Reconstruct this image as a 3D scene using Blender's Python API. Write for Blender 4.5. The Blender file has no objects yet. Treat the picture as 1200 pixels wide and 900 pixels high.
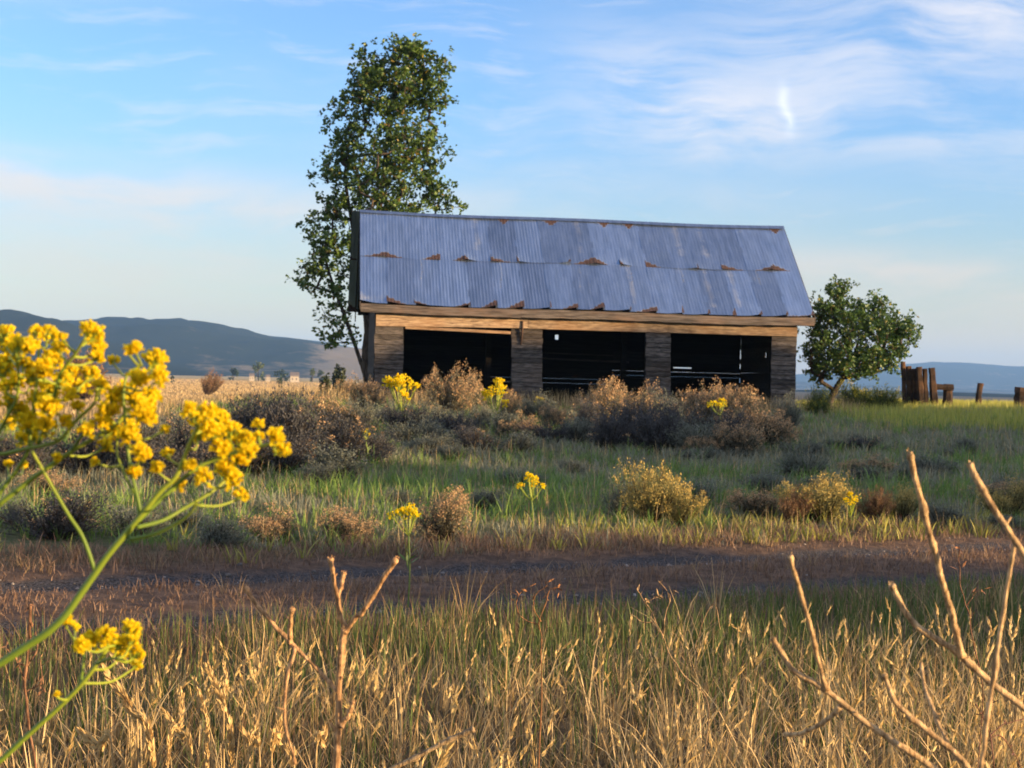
import bpy, math, random
import numpy as np
from mathutils import Vector, Matrix, noise as mnoise

random.seed(7)
rng = np.random.default_rng(7)
S = bpy.context.scene
COL = S.collection
R = math.radians

# ------------------------------------------------------------------ camera, sky, sun, exposure
EYE = 1.2
F = 1800.0                      # focal length in photograph pixels (1200 wide)
ROLL = R(1.5)
PITCH = -4.0 / F
cam_d = bpy.data.cameras.new("camera")
cam = bpy.data.objects.new("camera", cam_d)
COL.objects.link(cam)
cam_d.sensor_width = 36.0
cam_d.lens = 36.0 * F / 1200.0
cam_d.clip_start = 0.05
cam_d.clip_end = 60000.0
CM = Matrix.Translation((0, 0, EYE)) @ (Matrix.Rotation(R(90) + PITCH, 4, 'X') @ Matrix.Rotation(ROLL, 4, 'Z'))
cam.matrix_world = CM
cam_d.dof.use_dof = True
cam_d.dof.focus_distance = 2.3
cam_d.dof.aperture_fstop = 24.0
S.camera = cam

SUN_EL = R(7.0)
SUN_BACK = R(20.0)              # how far the sun stands behind the picture plane, on the right
SDIR = Vector((math.cos(SUN_BACK) * math.cos(SUN_EL), -math.sin(SUN_BACK) * math.cos(SUN_EL), math.sin(SUN_EL)))
sun_d = bpy.data.lights.new("sun", 'SUN')
sun_d.energy = 5.0
sun_d.angle = R(0.5)
sun_d.color = (1.0, 0.69, 0.35)
sun = bpy.data.objects.new("sun", sun_d)
COL.objects.link(sun)
sun.rotation_euler = SDIR.to_track_quat('Z', 'Y').to_euler()

S.view_settings.view_transform = 'Standard'
S.view_settings.look = 'None'
S.view_settings.gamma = 1.0
S.view_settings.use_curve_mapping = False
S.view_settings.exposure = 1.62
S.cycles.max_bounces = 8
S.cycles.diffuse_bounces = 3
S.cycles.glossy_bounces = 3
S.cycles.transmission_bounces = 4
S.cycles.volume_bounces = 1
S.cycles.use_denoising = True
S.cycles.sample_clamp_indirect = 8.0


class NT:
    """small helper to write node trees"""
    def __init__(self, tree):
        self.t = tree
        tree.nodes.clear()

    def n(self, kind, **kw):
        nd = self.t.nodes.new(kind)
        ins = kw.pop('ins', {})
        for k, v in kw.items():
            setattr(nd, k, v)
        for k, v in ins.items():
            self.set(nd.inputs[k], v)
        return nd

    def set(self, sock, v):
        if isinstance(v, bpy.types.NodeSocket):
            self.t.links.new(v, sock)
        elif isinstance(v, bpy.types.Node):
            self.t.links.new(v.outputs[0], sock)
        else:
            if sock.type == 'RGBA' and hasattr(v, '__len__') and len(v) == 3:
                v = (*v, 1.0)
            sock.default_value = v

    def m(self, op, a, b=None, c=None, clamp=False):
        nd = self.t.nodes.new('ShaderNodeMath')
        nd.operation = op
        nd.use_clamp = clamp
        for i, v in enumerate((a, b, c)):
            if v is not None:
                self.set(nd.inputs[i], v)
        return nd.outputs[0]

    def ramp(self, v, lo, hi, smooth=True):
        nd = self.t.nodes.new('ShaderNodeMapRange')
        nd.interpolation_type = 'SMOOTHSTEP' if smooth else 'LINEAR'
        self.set(nd.inputs[0], v)
        self.set(nd.inputs[1], lo)
        self.set(nd.inputs[2], hi)
        return nd.outputs[0]

    def mix(self, f, a, b, mode='MIX'):
        nd = self.t.nodes.new('ShaderNodeMix')
        nd.data_type = 'RGBA'
        nd.blend_type = mode
        self.set(nd.inputs[0], f)
        self.set(nd.inputs[6], a)
        self.set(nd.inputs[7], b)
        return nd.outputs[2]

    def noise(self, vec, scale, detail=4.0, rough=0.55, dist=0.0, out=0):
        nd = self.t.nodes.new('ShaderNodeTexNoise')
        if vec is not None:
            self.set(nd.inputs['Vector'], vec)
        nd.inputs['Scale'].default_value = scale
        nd.inputs['Detail'].default_value = detail
        nd.inputs['Roughness'].default_value = rough
        nd.inputs['Distortion'].default_value = dist
        return nd.outputs[out]

    def xyz(self, x, y, z):
        nd = self.t.nodes.new('ShaderNodeCombineXYZ')
        for i, v in enumerate((x, y, z)):
            self.set(nd.inputs[i], v)
        return nd.outputs[0]

    def scaled(self, vec, sc):
        nd = self.t.nodes.new('ShaderNodeMapping')
        self.set(nd.inputs['Vector'], vec)
        nd.inputs['Scale'].default_value = sc
        return nd.outputs[0]


# sky: Nishita, with thin cirrus laid over it by direction (so the same from every standpoint)
W = bpy.data.worlds.new("World")
S.world = W
W.use_nodes = True
q = NT(W.node_tree)
sky = q.n('ShaderNodeTexSky', sky_type='NISHITA', sun_disc=False, sun_elevation=SUN_EL,
          sun_rotation=R(90) + SUN_BACK, altitude=900.0, air_density=1.0, dust_density=0.8, ozone_density=3.0)
tc = q.n('ShaderNodeTexCoord')
sep = q.n('ShaderNodeSeparateXYZ', ins={0: tc.outputs['Generated']})
az = q.m('ARCTAN2', sep.outputs[0], sep.outputs[1])
el = q.m('ARCSINE', sep.outputs[2])
U = q.m('MULTIPLY', az, F / 1000.0)      # about one unit per thousand photograph pixels
V = q.m('MULTIPLY', el, F / 1000.0)
uv = q.xyz(U, V, 0.0)


def blob(u, v, su, sv, tilt=0.0):
    du = q.m('SUBTRACT', U, u)
    dv = q.m('SUBTRACT', V, v)
    c, s = math.cos(tilt), math.sin(tilt)
    a = q.m('DIVIDE', q.m('ADD', q.m('MULTIPLY', du, c), q.m('MULTIPLY', dv, s)), su)
    b = q.m('DIVIDE', q.m('SUBTRACT', q.m('MULTIPLY', dv, c), q.m('MULTIPLY', du, s)), sv)
    r2 = q.m('ADD', q.m('MULTIPLY', a, a), q.m('MULTIPLY', b, b))
    return q.m('POWER', 2.718, q.m('MULTIPLY', r2, -1.0))


def add(*a):
    o = a[0]
    for b in a[1:]:
        o = q.m('ADD', o, b)
    return o


warp = q.noise(uv, 3.0, 3.0, 0.5, 0.0, 1)
uvw = q.n('ShaderNodeVectorMath', operation='MULTIPLY_ADD', ins={0: warp, 1: (0.22, 0.12, 0.0), 2: uv}).outputs[0]
n_streak = q.noise(q.scaled(uvw, (1.6, 7.0, 1.0)), 2.0, 6.0, 0.58)
n_fib = q.noise(q.scaled(uvw, (2.2, 16.0, 1.0)), 2.4, 7.0, 0.62)
rot = q.n('ShaderNodeMapping', ins={'Vector': uvw})
rot.inputs['Rotation'].default_value = (0, 0, R(-32))
rot.inputs['Scale'].default_value = (1.3, 4.5, 1.0)
n_diag = q.noise(rot.outputs[0], 2.6, 6.0, 0.6)
veil = add(blob(0.40, 0.385, 0.36, 0.10, R(14)), q.m('MULTIPLY', blob(0.17, 0.335, 0.11, 0.045, R(-28)), 0.75),
           q.m('MULTIPLY', blob(0.30, 0.30, 0.26, 0.035, R(-3)), 0.65), blob(0.62, 0.42, 0.16, 0.035, R(4)),
           q.m('MULTIPLY', blob(0.60, 0.28, 0.22, 0.05, R(-12)), 0.7), q.m('MULTIPLY', blob(-0.46, 0.455, 0.16, 0.04, R(10)), 0.85),
           q.m('MULTIPLY', blob(-0.05, 0.27, 0.22, 0.035), 0.30), q.m('MULTIPLY', blob(-0.2, 0.34, 0.15, 0.03), 0.25))
bands = add(q.m('MULTIPLY', blob(-0.50, 0.205, 0.42, 0.035, R(-5)), 0.9), q.m('MULTIPLY', blob(0.52, 0.125, 0.32, 0.028, R(-4)), 0.85),
            q.m('MULTIPLY', blob(0.1, 0.215, 0.25, 0.03), 0.5), q.m('MULTIPLY', blob(-0.45, 0.12, 0.5, 0.075), 0.55), q.m('MULTIPLY', blob(0.45, 0.06, 0.45, 0.06), 0.5))
c_veil = q.m('MULTIPLY', veil, q.ramp(q.m('ADD', q.m('MULTIPLY', n_diag, 0.6), q.m('MULTIPLY', n_fib, 0.4)), 0.36, 0.62))
c_band = q.m('MULTIPLY', bands, q.ramp(n_streak, 0.28, 0.66))
c_thin = q.m('MULTIPLY', q.ramp(n_fib, 0.47, 0.72), 0.40)
# the short bent contrail high on the right
cu = q.m('ADD', q.m('MULTIPLY', q.m('SUBTRACT', V, 0.325), -0.22), 0.308)
cu = q.m('ADD', cu, q.m('MULTIPLY', q.m('SINE', q.m('MULTIPLY', V, 150.0)), 0.0022))
cd = q.m('DIVIDE', q.m('SUBTRACT', U, cu), q.m('ADD', 0.0035, q.m('MULTIPLY', n_diag, 0.004)))
cl = q.m('DIVIDE', q.m('SUBTRACT', V, 0.318), 0.028)
c_tr = q.m('MULTIPLY', q.m('POWER', 2.718, q.m('MULTIPLY', q.m('MULTIPLY', cd, cd), -1.0)),
           q.m('POWER', 2.718, q.m('MULTIPLY', q.m('POWER', q.m('ABSOLUTE', cl), 4.0), -1.0)))
cloud = q.m('MAXIMUM', q.m('MAXIMUM', q.m('MULTIPLY', c_veil, 0.66), c_band), c_thin, clamp=True)
cloud = q.m('MULTIPLY', cloud, 0.85)
c_tr = q.m('MULTIPLY', c_tr, q.m('ADD', 0.3, q.m('MULTIPLY', n_streak, 0.7)))
cloud = q.m('MAXIMUM', cloud, c_tr, clamp=True)
lo_warm = q.ramp(V, 0.33, 0.06)
SKY_GAIN = (1.0, 1.0, 1.12)
blue = q.mix(1.0, sky.outputs[0], SKY_GAIN, 'MULTIPLY')
blue = q.mix(1.0, blue, q.mix(q.ramp(V, 0.36, 0.03), (1.0, 1.0, 1.0), (1.22, 0.86, 0.62)), 'MULTIPLY')
cc = q.mix(lo_warm, (2.9, 2.85, 3.0), (2.95, 2.4, 1.8))
# broken bright cloud added unseen above the picture to fill the shade
n_hi = q.noise(q.scaled(tc.outputs['Generated'], (3.0, 3.0, 5.0)), 1.0, 5.0, 0.6)
c_fill = q.m('MULTIPLY', q.m('MULTIPLY', q.ramp(el, R(17), R(27)), q.ramp(el, R(58), R(40))), q.ramp(n_hi, 0.32, 0.55))
skyc = q.mix(q.m('MULTIPLY', c_fill, 0.9), blue, (4.6, 4.1, 3.6))
skyc = q.mix(cloud, skyc, q.mix(c_tr, cc, (4.6, 4.4, 4.3)))
bg = q.n('ShaderNodeBackground', ins={'Color': skyc, 'Strength': 0.108})
q.n('ShaderNodeOutputWorld', ins={'Surface': bg.outputs[0]})


# ------------------------------------------------------------------ helpers
def ray(px, py):
    d = CM.to_3x3() @ Vector(((px - 600.0) / F, -(py - 450.0) / F, -1.0))
    return d


def P(px, py, D):
    """world point at photograph pixel (px, py) and distance D along the view axis Y"""
    d = ray(px, py)
    return Vector((0, 0, EYE)) + d * (D / d.y)


def sst(t):
    t = np.clip(t, 0.0, 1.0)
    return t * t * (3 - 2 * t)


def track_s(x, y):
    return (y - 9.45 - 0.55 * x) * 0.876


def vnoise(x, y, f, seed=0.0):
    """cheap smooth value made of sines (broad undulation)"""
    return (np.sin(x * f * 1.0 + seed) * np.cos(y * f * 1.31 + seed * 1.7) + 0.6 * np.sin(x * f * 2.3 + y * f * 1.9 + seed * 2.1)
            + 0.4 * np.cos(x * f * 3.7 - y * f * 4.1 + seed)) / 2.0


def H(x, y):
    x = np.asarray(x, float)
    y = np.asarray(y, float)
    s = track_s(x, y)
    z = 0.52 * sst((y - 13.5) / 26.0) * (1 - 0.85 * sst((-x - 5.5) / 5.0) * sst((y - 18) / 12.0))
    rgt = sst((x - 6.5) / 9.0)
    z = z + 0.20 * rgt * sst((y - 24) / 18.0)
    # away from the knoll the valley floor lies lower
    lft = sst((-x - 5.0) / 7.0)
    z = z - (1.25 * sst((y - 34 - 10 * (1 - lft)) / 55.0)) * (1 - rgt) - rgt * 1.9 * sst((y - 52) / 70.0)
    z = z - 1.3 * sst((y - 130) / 400.0)
    near = 1.0 - sst((y - 70) / 60.0)
    z = z + near * (0.05 * vnoise(x, y, 0.55, 1.0) * sst((np.abs(s) - 1.0) / 1.5) + 0.018 * vnoise(x, y, 2.9, 2.0))
    # wheel ruts
    for o in (-0.72, 0.72):
        z = z - near * 0.06 * np.exp(-((s - o) / 0.22) ** 2)
    z = z - near * 0.03 * np.exp(-(s / 1.6) ** 4)
    # added rise, unseen on the right, its profile shaped to shade the scene
    qx = x * math.cos(SUN_BACK) - y * math.sin(SUN_BACK)
    qy = x * math.sin(SUN_BACK) + y * math.cos(SUN_BACK)
    z = z + shade_berm(qx, qy)
    return z


SHADE_BERM = dict(x0=46.0, w=6.5)


def shade_berm(qx, qy):
    prof = np.interp(qy, SHADE_BERM_Y, SHADE_BERM_H)
    return prof * np.exp(-((qx - SHADE_BERM['x0']) / SHADE_BERM['w']) ** 4) * (1 + 0.04 * np.sin(qy * 0.9) + 0.03 * np.sin(qy * 2.3))


SHADE_BERM_Y = [-60.75, -40.5, -2.02, 6.28, 6.88, 8.1, 11.34, 11.85, 13.37, 14.17, 16.2, 23.29, 26.33, 31.39, 33.6, 35.2, 36.6, 40.6, 42.0, 43.6, 45.6, 52.6, 56.7, 62.8]
SHADE_BERM_H = [0.0, 4.52, 4.52, 4.69, 5.93, 6.15, 6.08, 4.34, 4.45, 6.21, 6.63, 7.0, 6.92, 7.08, 7.4, 8.7, 9.2, 9.3, 6.0, 4.9, 4.4, 4.0, 2.5, 0.0]


def hit(px, py):
    """where the ray through a photograph pixel meets the ground"""
    d = ray(px, py)
    d = d / d.y
    t = np.concatenate([np.linspace(0.6, 60, 6000), np.linspace(60, 3000, 6000)])
    zz = EYE + d.z * t
    g = H(d.x * t, t)
    k = np.argmax(zz <= g)
    if zz[k] > g[k]:
        k = len(t) - 1
    return Vector((d.x * t[k], t[k], float(g[k])))


def hz(x, y):
    return float(H(x, y))


def tag(o, label=None, cat=None, group=None, kind=None):
    for k, v in (('label', label), ('category', cat), ('group', group), ('kind', kind)):
        if v:
            o[k] = v
    return o


def empty(name, loc=(0, 0, 0), rz=0.0, label=None, cat=None, group=None):
    o = bpy.data.objects.new(name, None)
    o.empty_display_size = 0.1
    COL.objects.link(o)
    o.location = loc
    o.rotation_euler = (0, 0, rz)
    return tag(o, label, cat, group)


def copy_tree(o, parent=None):
    c = o.copy()
    COL.objects.link(c)
    c.parent = parent
    for ch in list(o.children):
        copy_tree(ch, c)
    return c


class MB:
    """collects geometry and links it as ONE mesh object"""
    def __init__(self):
        self.v, self.f3, self.f4, self.c = [], [], [], []
        self.m3, self.m4 = [], []
        self.n = 0

    def add(self, v, f, col=(1, 1, 1), mi=0):
        v = np.asarray(v, float).reshape(-1, 3)
        f = np.asarray(f, int)
        col = np.asarray(col, float)
        if col.ndim == 1:
            col = np.tile(col, (len(v), 1))
        self.v.append(v)
        self.c.append(col)
        if len(f):
            if f.shape[1] == 3:
                self.f3.append(f + self.n)
                self.m3.append(np.full(len(f), mi))
            else:
                self.f4.append(f + self.n)
                self.m4.append(np.full(len(f), mi))
        self.n += len(v)
        return self

    def box(self, c, size, rot=None, col=(1, 1, 1), mi=0, taper=1.0, jit=0.0):
        x, y, z = (s / 2.0 for s in size)
        v = np.array([(-x, -y, -z), (x, -y, -z), (x, y, -z), (-x, y, -z),
                      (-x * taper, -y * taper, z), (x * taper, -y * taper, z), (x * taper, y * taper, z), (-x * taper, y * taper, z)])
        if jit:
            v = v + rng.uniform(-jit, jit, v.shape)
        if rot is not None:
            v = v @ np.array(rot).T
        v = v + np.asarray(c, float)
        f = [(3, 2, 1, 0), (4, 5, 6, 7), (0, 1, 5, 4), (1, 2, 6, 5), (2, 3, 7, 6), (3, 0, 4, 7)]
        return self.add(v, f, col, mi)

    def tube(self, pts, rad, sides=6, col=(1, 1, 1), mi=0, cap=True, wob=0.0):
        pts = np.asarray(pts, float)
        n = len(pts)
        rad = np.broadcast_to(np.asarray(rad, float), (n,))
        tan = np.gradient(pts, axis=0)
        tan /= np.linalg.norm(tan, axis=1)[:, None] + 1e-12
        ref = np.array((0.0, 0.0, 1.0)) if abs(tan[0][2]) < 0.9 else np.array((1.0, 0.0, 0.0))
        a = np.arange(sides) * 2 * math.pi / sides
        V_ = []
        u = np.cross(tan[0], ref)
        for i in range(n):
            u = u - tan[i] * np.dot(u, tan[i])
            u /= np.linalg.norm(u) + 1e-12
            w = np.cross(tan[i], u)
            r = rad[i] * (1 + (rng.uniform(-wob, wob, sides) if wob else 0))
            V_.append(pts[i] + (np.cos(a) * r)[:, None] * u + (np.sin(a) * r)[:, None] * w)
        V_ = np.concatenate(V_)
        k = np.arange(sides)
        f = []
        for i in range(n - 1):
            f.append(np.stack([i * sides + k, i * sides + (k + 1) % sides, (i + 1) * sides + (k + 1) % sides, (i + 1) * sides + k], 1))
        col = np.asarray(col, float)
        if col.ndim == 2:
            col = np.repeat(col, sides, axis=0)
        base = self.n
        self.add(V_, np.concatenate(f), col, mi)
        if cap:
            for i, ring in ((0, k[::-1]), (n - 1, (n - 1) * sides + k)):
                c0 = col[0 if i == 0 else -1] if col.ndim == 2 else col
                self.v.append(pts[i][None])
                self.c.append(np.asarray(c0)[None])
                t = np.stack([ring, np.roll(ring, -1), np.full(sides, self.n - base)], 1)
                self.f3.append(t + base)
                self.m3.append(np.full(len(t), mi))
                self.n += 1
        return self

    def build(self, name, mats, parent=None, smooth=False, origin=None):
        v = np.concatenate(self.v)
        if origin is not None:
            v = v - np.asarray(origin, float)
        c = np.concatenate(self.c)
        f3 = np.concatenate(self.f3) if self.f3 else np.zeros((0, 3), int)
        f4 = np.concatenate(self.f4) if self.f4 else np.zeros((0, 4), int)
        me = bpy.data.meshes.new(name)
        nl = f3.size + f4.size
        me.vertices.add(len(v))
        me.vertices.foreach_set('co', v.astype(np.float32).ravel())
        me.loops.add(nl)
        me.loops.foreach_set('vertex_index', np.concatenate([f3.ravel(), f4.ravel()]).astype(np.int32))
        me.polygons.add(len(f3) + len(f4))
        st = np.concatenate([np.arange(len(f3)) * 3, f3.size + np.arange(len(f4)) * 4])
        me.polygons.foreach_set('loop_start', st.astype(np.int32))
        mi = np.concatenate([*self.m3, *self.m4]) if (self.m3 or self.m4) else np.zeros(0)
        me.polygons.foreach_set('material_index', mi.astype(np.int32))
        me.polygons.foreach_set('use_smooth', np.full(len(f3) + len(f4), smooth))
        at = me.attributes.new('tone', 'FLOAT_COLOR', 'POINT')
        at.data.foreach_set('color', np.concatenate([c, np.ones((len(c), 1))], 1).astype(np.float32).ravel())
        me.update(calc_edges=True)
        me.validate()
        for m in (mats if isinstance(mats, (list, tuple)) else [mats]):
            me.materials.append(m)
        o = bpy.data.objects.new(name, me)
        COL.objects.link(o)
        if parent is not None:
            o.parent = parent
        if origin is not None:
            o.location = origin
        return o


def spline(pts, n):
    """Catmull-Rom through points"""
    p = np.asarray([tuple(x) for x in pts], float)
    if len(p) == 2:
        return p[0] + (p[1] - p[0]) * np.linspace(0, 1, n)[:, None]
    p = np.concatenate([[2 * p[0] - p[1]], p, [2 * p[-1] - p[-2]]])
    m = len(p) - 3
    t = np.linspace(0, m - 1e-9, n)
    i = t.astype(int)
    u = (t - i)[:, None]
    a, b, c, d = p[i], p[i + 1], p[i + 2], p[i + 3]
    return 0.5 * ((2 * b) + (c - a) * u + (2 * a - 5 * b + 4 * c - d) * u ** 2 + (3 * b - a - 3 * c + d) * u ** 3)


# ------------------------------------------------------------------ materials
def mat(name):
    m = bpy.data.materials.new(name)
    m.use_nodes = True
    return m, NT(m.node_tree)


def leafy(name, rough=0.6, trans=0.35, gain=1.0, spec=0.3):
    """plant tissue: own colour per leaf (attribute), some light passes through"""
    m, n = mat(name)
    at = n.n('ShaderNodeAttribute', attribute_name='tone')
    c = at.outputs['Color']
    if gain != 1.0:
        c = n.mix(1.0, c, (gain, gain, gain), 'MULTIPLY')
    p = n.n('ShaderNodeBsdfPrincipled', ins={'Base Color': c, 'Roughness': rough, 'Specular IOR Level': spec})
    t = n.n('ShaderNodeBsdfTranslucent', ins={'Color': c})
    x = n.n('ShaderNodeMixShader', ins={0: trans, 1: p.outputs[0], 2: t.outputs[0]})
    n.n('ShaderNodeOutputMaterial', ins={0: x.outputs[0]})
    return m


def wood(name, dark, light, grain=(1.5, 14, 60), rough=0.85, warm=None, warm_amt=0.0):
    """weathered timber, grain stretched along local X"""
    m, n = mat(name)
    tc = n.n('ShaderNodeTexCoord')
    at = n.n('ShaderNodeAttribute', attribute_name='tone')
    v = n.scaled(tc.outputs['Object'], grain)
    g1 = n.noise(v, 1.0, 6.0, 0.65, 0.4)
    g2 = n.noise(n.scaled(tc.outputs['Object'], (0.8, 1.2, 2.2)), 1.0, 4.0, 0.6)
    c = n.mix(n.ramp(g1, 0.3, 0.72), dark, light)
    if warm:
        c = n.mix(n.m('MULTIPLY', n.ramp(g2, 0.4, 0.7), warm_amt), c, warm)
    c = n.mix(1.0, c, at.outputs['Color'], 'MULTIPLY')
    b = n.n('ShaderNodeBump', ins={'Strength': 0.5, 'Distance': 0.012, 'Height': g1})
    p = n.n('ShaderNodeBsdfPrincipled', ins={'Base Color': c, 'Roughness': rough, 'Specular IOR Level': 0.25, 'Normal': b.outputs[0]})
    n.n('ShaderNodeOutputMaterial', ins={0: p.outputs[0]})
    return m


M = {}
M['grass'] = leafy('grass_blades', 0.55, 0.30)
M['dry'] = leafy('dry_stems', 0.7, 0.22)
M['leaf'] = leafy('tree_leaves', 0.45, 0.25, 1.0, 0.4)
M['sage'] = leafy('shrub_leaves', 0.75, 0.22)
M['petal'] = leafy('flower_petals', 0.6, 0.66, 1.0, 0.2)
M['stem'] = leafy('green_stems', 0.5, 0.15, 1.0, 0.4)
M['straw'] = wood('dead_stalk', (0.36, 0.31, 0.27), (1.3, 1.3, 1.3), (300, 300, 28), 0.8)
M['clap'] = wood('weathered_clapboard', (0.020, 0.017, 0.015), (0.16, 0.135, 0.12), (4.5, 30, 26), 0.9, (0.13, 0.09, 0.065), 0.4)
M['beam'] = wood('weathered_beam', (0.13, 0.085, 0.058), (0.50, 0.36, 0.235), (3.2, 30, 24), 0.85, (0.34, 0.19, 0.095), 0.6)
M['fascia'] = wood('weathered_fascia', (0.028, 0.023, 0.021), (0.17, 0.142, 0.128), (1.6, 26, 30), 0.9, (0.20, 0.12, 0.08), 0.5)
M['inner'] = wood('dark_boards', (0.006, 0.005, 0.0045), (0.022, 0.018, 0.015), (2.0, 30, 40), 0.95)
M['post'] = wood('old_fence_post', (0.010, 0.008, 0.007), (0.065, 0.042, 0.030), (40, 40, 4), 0.95, (0.20, 0.10, 0.05), 0.5)
M['bark'] = wood('bark', (0.02, 0.016, 0.012), (0.11, 0.085, 0.065), (18, 18, 4), 0.95)


def plain(name, col, rough=0.7, metal=0.0):
    m, n = mat(name)
    tc = n.n('ShaderNodeTexCoord')
    g = n.noise(tc.outputs['Object'], 6.0, 5.0, 0.6)
    c = n.mix(n.ramp(g, 0.3, 0.7), tuple(x * 0.75 for x in col), tuple(min(1, x * 1.2) for x in col))
    p = n.n('ShaderNodeBsdfPrincipled', ins={'Base Color': c, 'Roughness': rough, 'Metallic': metal})
    n.n('ShaderNodeOutputMaterial', ins={0: p.outputs[0]})
    return m


M['iron'] = plain('rusty_iron', (0.05, 0.025, 0.018), 0.7, 0.5)
M['stone'] = leafy('gravel_stone', 0.85, 0.0)
M['wall_pale'] = plain('pale_house_wall', (0.42, 0.36, 0.28), 0.8)
M['roof_dark'] = plain('dark_house_roof', (0.12, 0.10, 0.10), 0.8)

# corrugated galvanised roofing: rust and zinc bloom have shapes of their own (attribute: R rust, G bloom, B tone)
m, n = mat('galvanised_sheet')
tc = n.n('ShaderNodeTexCoord')
at = n.n('ShaderNodeAttribute', attribute_name='tone')
sp = n.n('ShaderNodeSeparateColor', ins={0: at.outputs['Color']})
g = n.noise(tc.outputs['Object'], 3.0, 6.0, 0.65)
g2 = n.noise(n.scaled(tc.outputs['Object'], (9.0, 1.0, 1.0)), 1.0, 5.0, 0.6)
fine = n.noise(tc.outputs['Object'], 26.0, 4.0, 0.6)
zinc = n.mix(n.ramp(g2, 0.3, 0.7), (0.36, 0.45, 0.58), (0.51, 0.61, 0.76))
zinc = n.mix(1.0, zinc, n.mix(sp.outputs[2], (0.80, 0.80, 0.81), (1.17, 1.17, 1.16)), 'MULTIPLY')
rust_m = n.ramp(n.m('ADD', sp.outputs[0], n.m('MULTIPLY', n.m('SUBTRACT', fine, 0.5), 0.9)), 0.40, 0.62)
bloom = n.m('MULTIPLY', n.ramp(n.m('ADD', sp.outputs[1], n.m('SUBTRACT', g, 0.5)), 0.25, 0.8), 0.75)
c = n.mix(n.m('MULTIPLY', bloom, 0.6), zinc, (0.46, 0.40, 0.37))
c = n.mix(rust_m, c, n.mix(fine, (0.034, 0.020, 0.019), (0.078, 0.039, 0.034)))
met = n.m('SUBTRACT', 0.93, n.m('MAXIMUM', n.m('MULTIPLY', bloom, 0.3), n.m('MULTIPLY', rust_m, 0.86)))
rg = n.m('ADD', 0.36, n.m('ADD', n.m('MULTIPLY', rust_m, 0.45), n.m('MULTIPLY', n.m('SUBTRACT', g, 0.5), 0.2)))
bp = n.n('ShaderNodeBump', ins={'Strength': 0.25, 'Distance': 0.02, 'Height': g})
p = n.n('ShaderNodeBsdfPrincipled', ins={'Base Color': c, 'Roughness': rg, 'Metallic': met, 'Normal': bp.outputs[0]})
n.n('ShaderNodeOutputMaterial', ins={0: p.outputs[0]})
M['zinc'] = m

# ------------------------------------------------------------------ ground
m, n = mat('ground_soil')
tc = n.n('ShaderNodeTexCoord')
pos = tc.outputs['Object']
sx = n.n('ShaderNodeSeparateXYZ', ins={0: pos})
sd = n.m('MULTIPLY', n.m('SUBTRACT', n.m('SUBTRACT', sx.outputs[1], 9.45), n.m('MULTIPLY', sx.outputs[0], 0.55)), 0.876)
w1 = n.noise(pos, 1.3, 5.0, 0.6)
w2 = n.noise(pos, 9.0, 5.0, 0.65)
w3 = n.noise(pos, 60.0, 4.0, 0.7)
sdn = n.m('ADD', sd, n.m('ADD', n.m('MULTIPLY', n.m('SUBTRACT', w1, 0.5), 0.30), n.m('MULTIPLY', n.m('SUBTRACT', w2, 0.5), 0.25)))
soil = n.mix(n.ramp(w2, 0.3, 0.7), (0.075, 0.055, 0.034), (0.15, 0.11, 0.062))
mead = n.mix(n.ramp(w2, 0.3, 0.7), (0.070, 0.085, 0.035), (0.14, 0.14, 0.07))
soil = n.mix(n.ramp(sdn, 1.5, 2.6), soil, mead)
soil = n.mix(n.ramp(w3, 0.55, 0.75), soil, (0.16, 0.12, 0.065))
trk = n.mix(n.ramp(w2, 0.35, 0.7), (0.085, 0.057, 0.043), (0.18, 0.118, 0.085))
rut1 = n.m('ABSOLUTE', n.m('SUBTRACT', n.m('ABSOLUTE', sdn), 0.72))
rutm = n.ramp(rut1, 0.30, 0.14)
grav = n.mix(n.ramp(w3, 0.35, 0.72), (0.022, 0.021, 0.023), (0.13, 0.12, 0.125))
near = n.mix(n.ramp(n.m('ABSOLUTE', sdn), 1.55, 1.10), soil, trk)
near = n.mix(rutm, near, grav)
# valley floor further off: bleached grass in long bands
wb = n.noise(n.scaled(pos, (0.004, 0.045, 1.0)), 1.0, 5.0, 0.6)
wc = n.noise(n.scaled(pos, (0.05, 0.12, 1.0)), 1.0, 6.0, 0.65)
far = n.mix(n.ramp(wb, 0.36, 0.64), (0.52, 0.38, 0.20), (0.36, 0.29, 0.13))
far = n.mix(n.m('MULTIPLY', n.ramp(wc, 0.52, 0.72), 0.5), far, (0.13, 0.10, 0.06))
far2 = n.mix(n.ramp(wc, 0.40, 0.65), (0.15, 0.13, 0.10), (0.06, 0.065, 0.055))
side = n.ramp(n.m('DIVIDE', sx.outputs[0], n.m('ADD', n.m('ABSOLUTE', sx.outputs[1]), 1.0)), -0.02, 0.10)
far = n.mix(side, far, far2)
c = n.mix(n.ramp(n.m('ADD', sx.outputs[1], n.m('MULTIPLY', n.ramp(sx.outputs[0], -5.0, -9.0), 12.0)), 42.0, 62.0), near, far)
tuft = n.noise(pos, 1.6, 6.0, 0.75)
hgt = n.m('ADD', n.m('MULTIPLY', n.m('ADD', w2, n.m('MULTIPLY', w3, 0.5)), 0.03), n.m('MULTIPLY', n.m('MULTIPLY', tuft, 1.2), n.ramp(sx.outputs[1], 42.0, 62.0)))
bp = n.n('ShaderNodeBump', ins={'Strength': 0.9, 'Distance': 1.0, 'Height': hgt})
p = n.n('ShaderNodeBsdfPrincipled', ins={'Base Color': c, 'Roughness': 0.95, 'Specular IOR Level': 0.1, 'Normal': bp.outputs[0]})
n.n('ShaderNodeOutputMaterial', ins={0: p.outputs[0]})
M['ground'] = m


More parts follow.
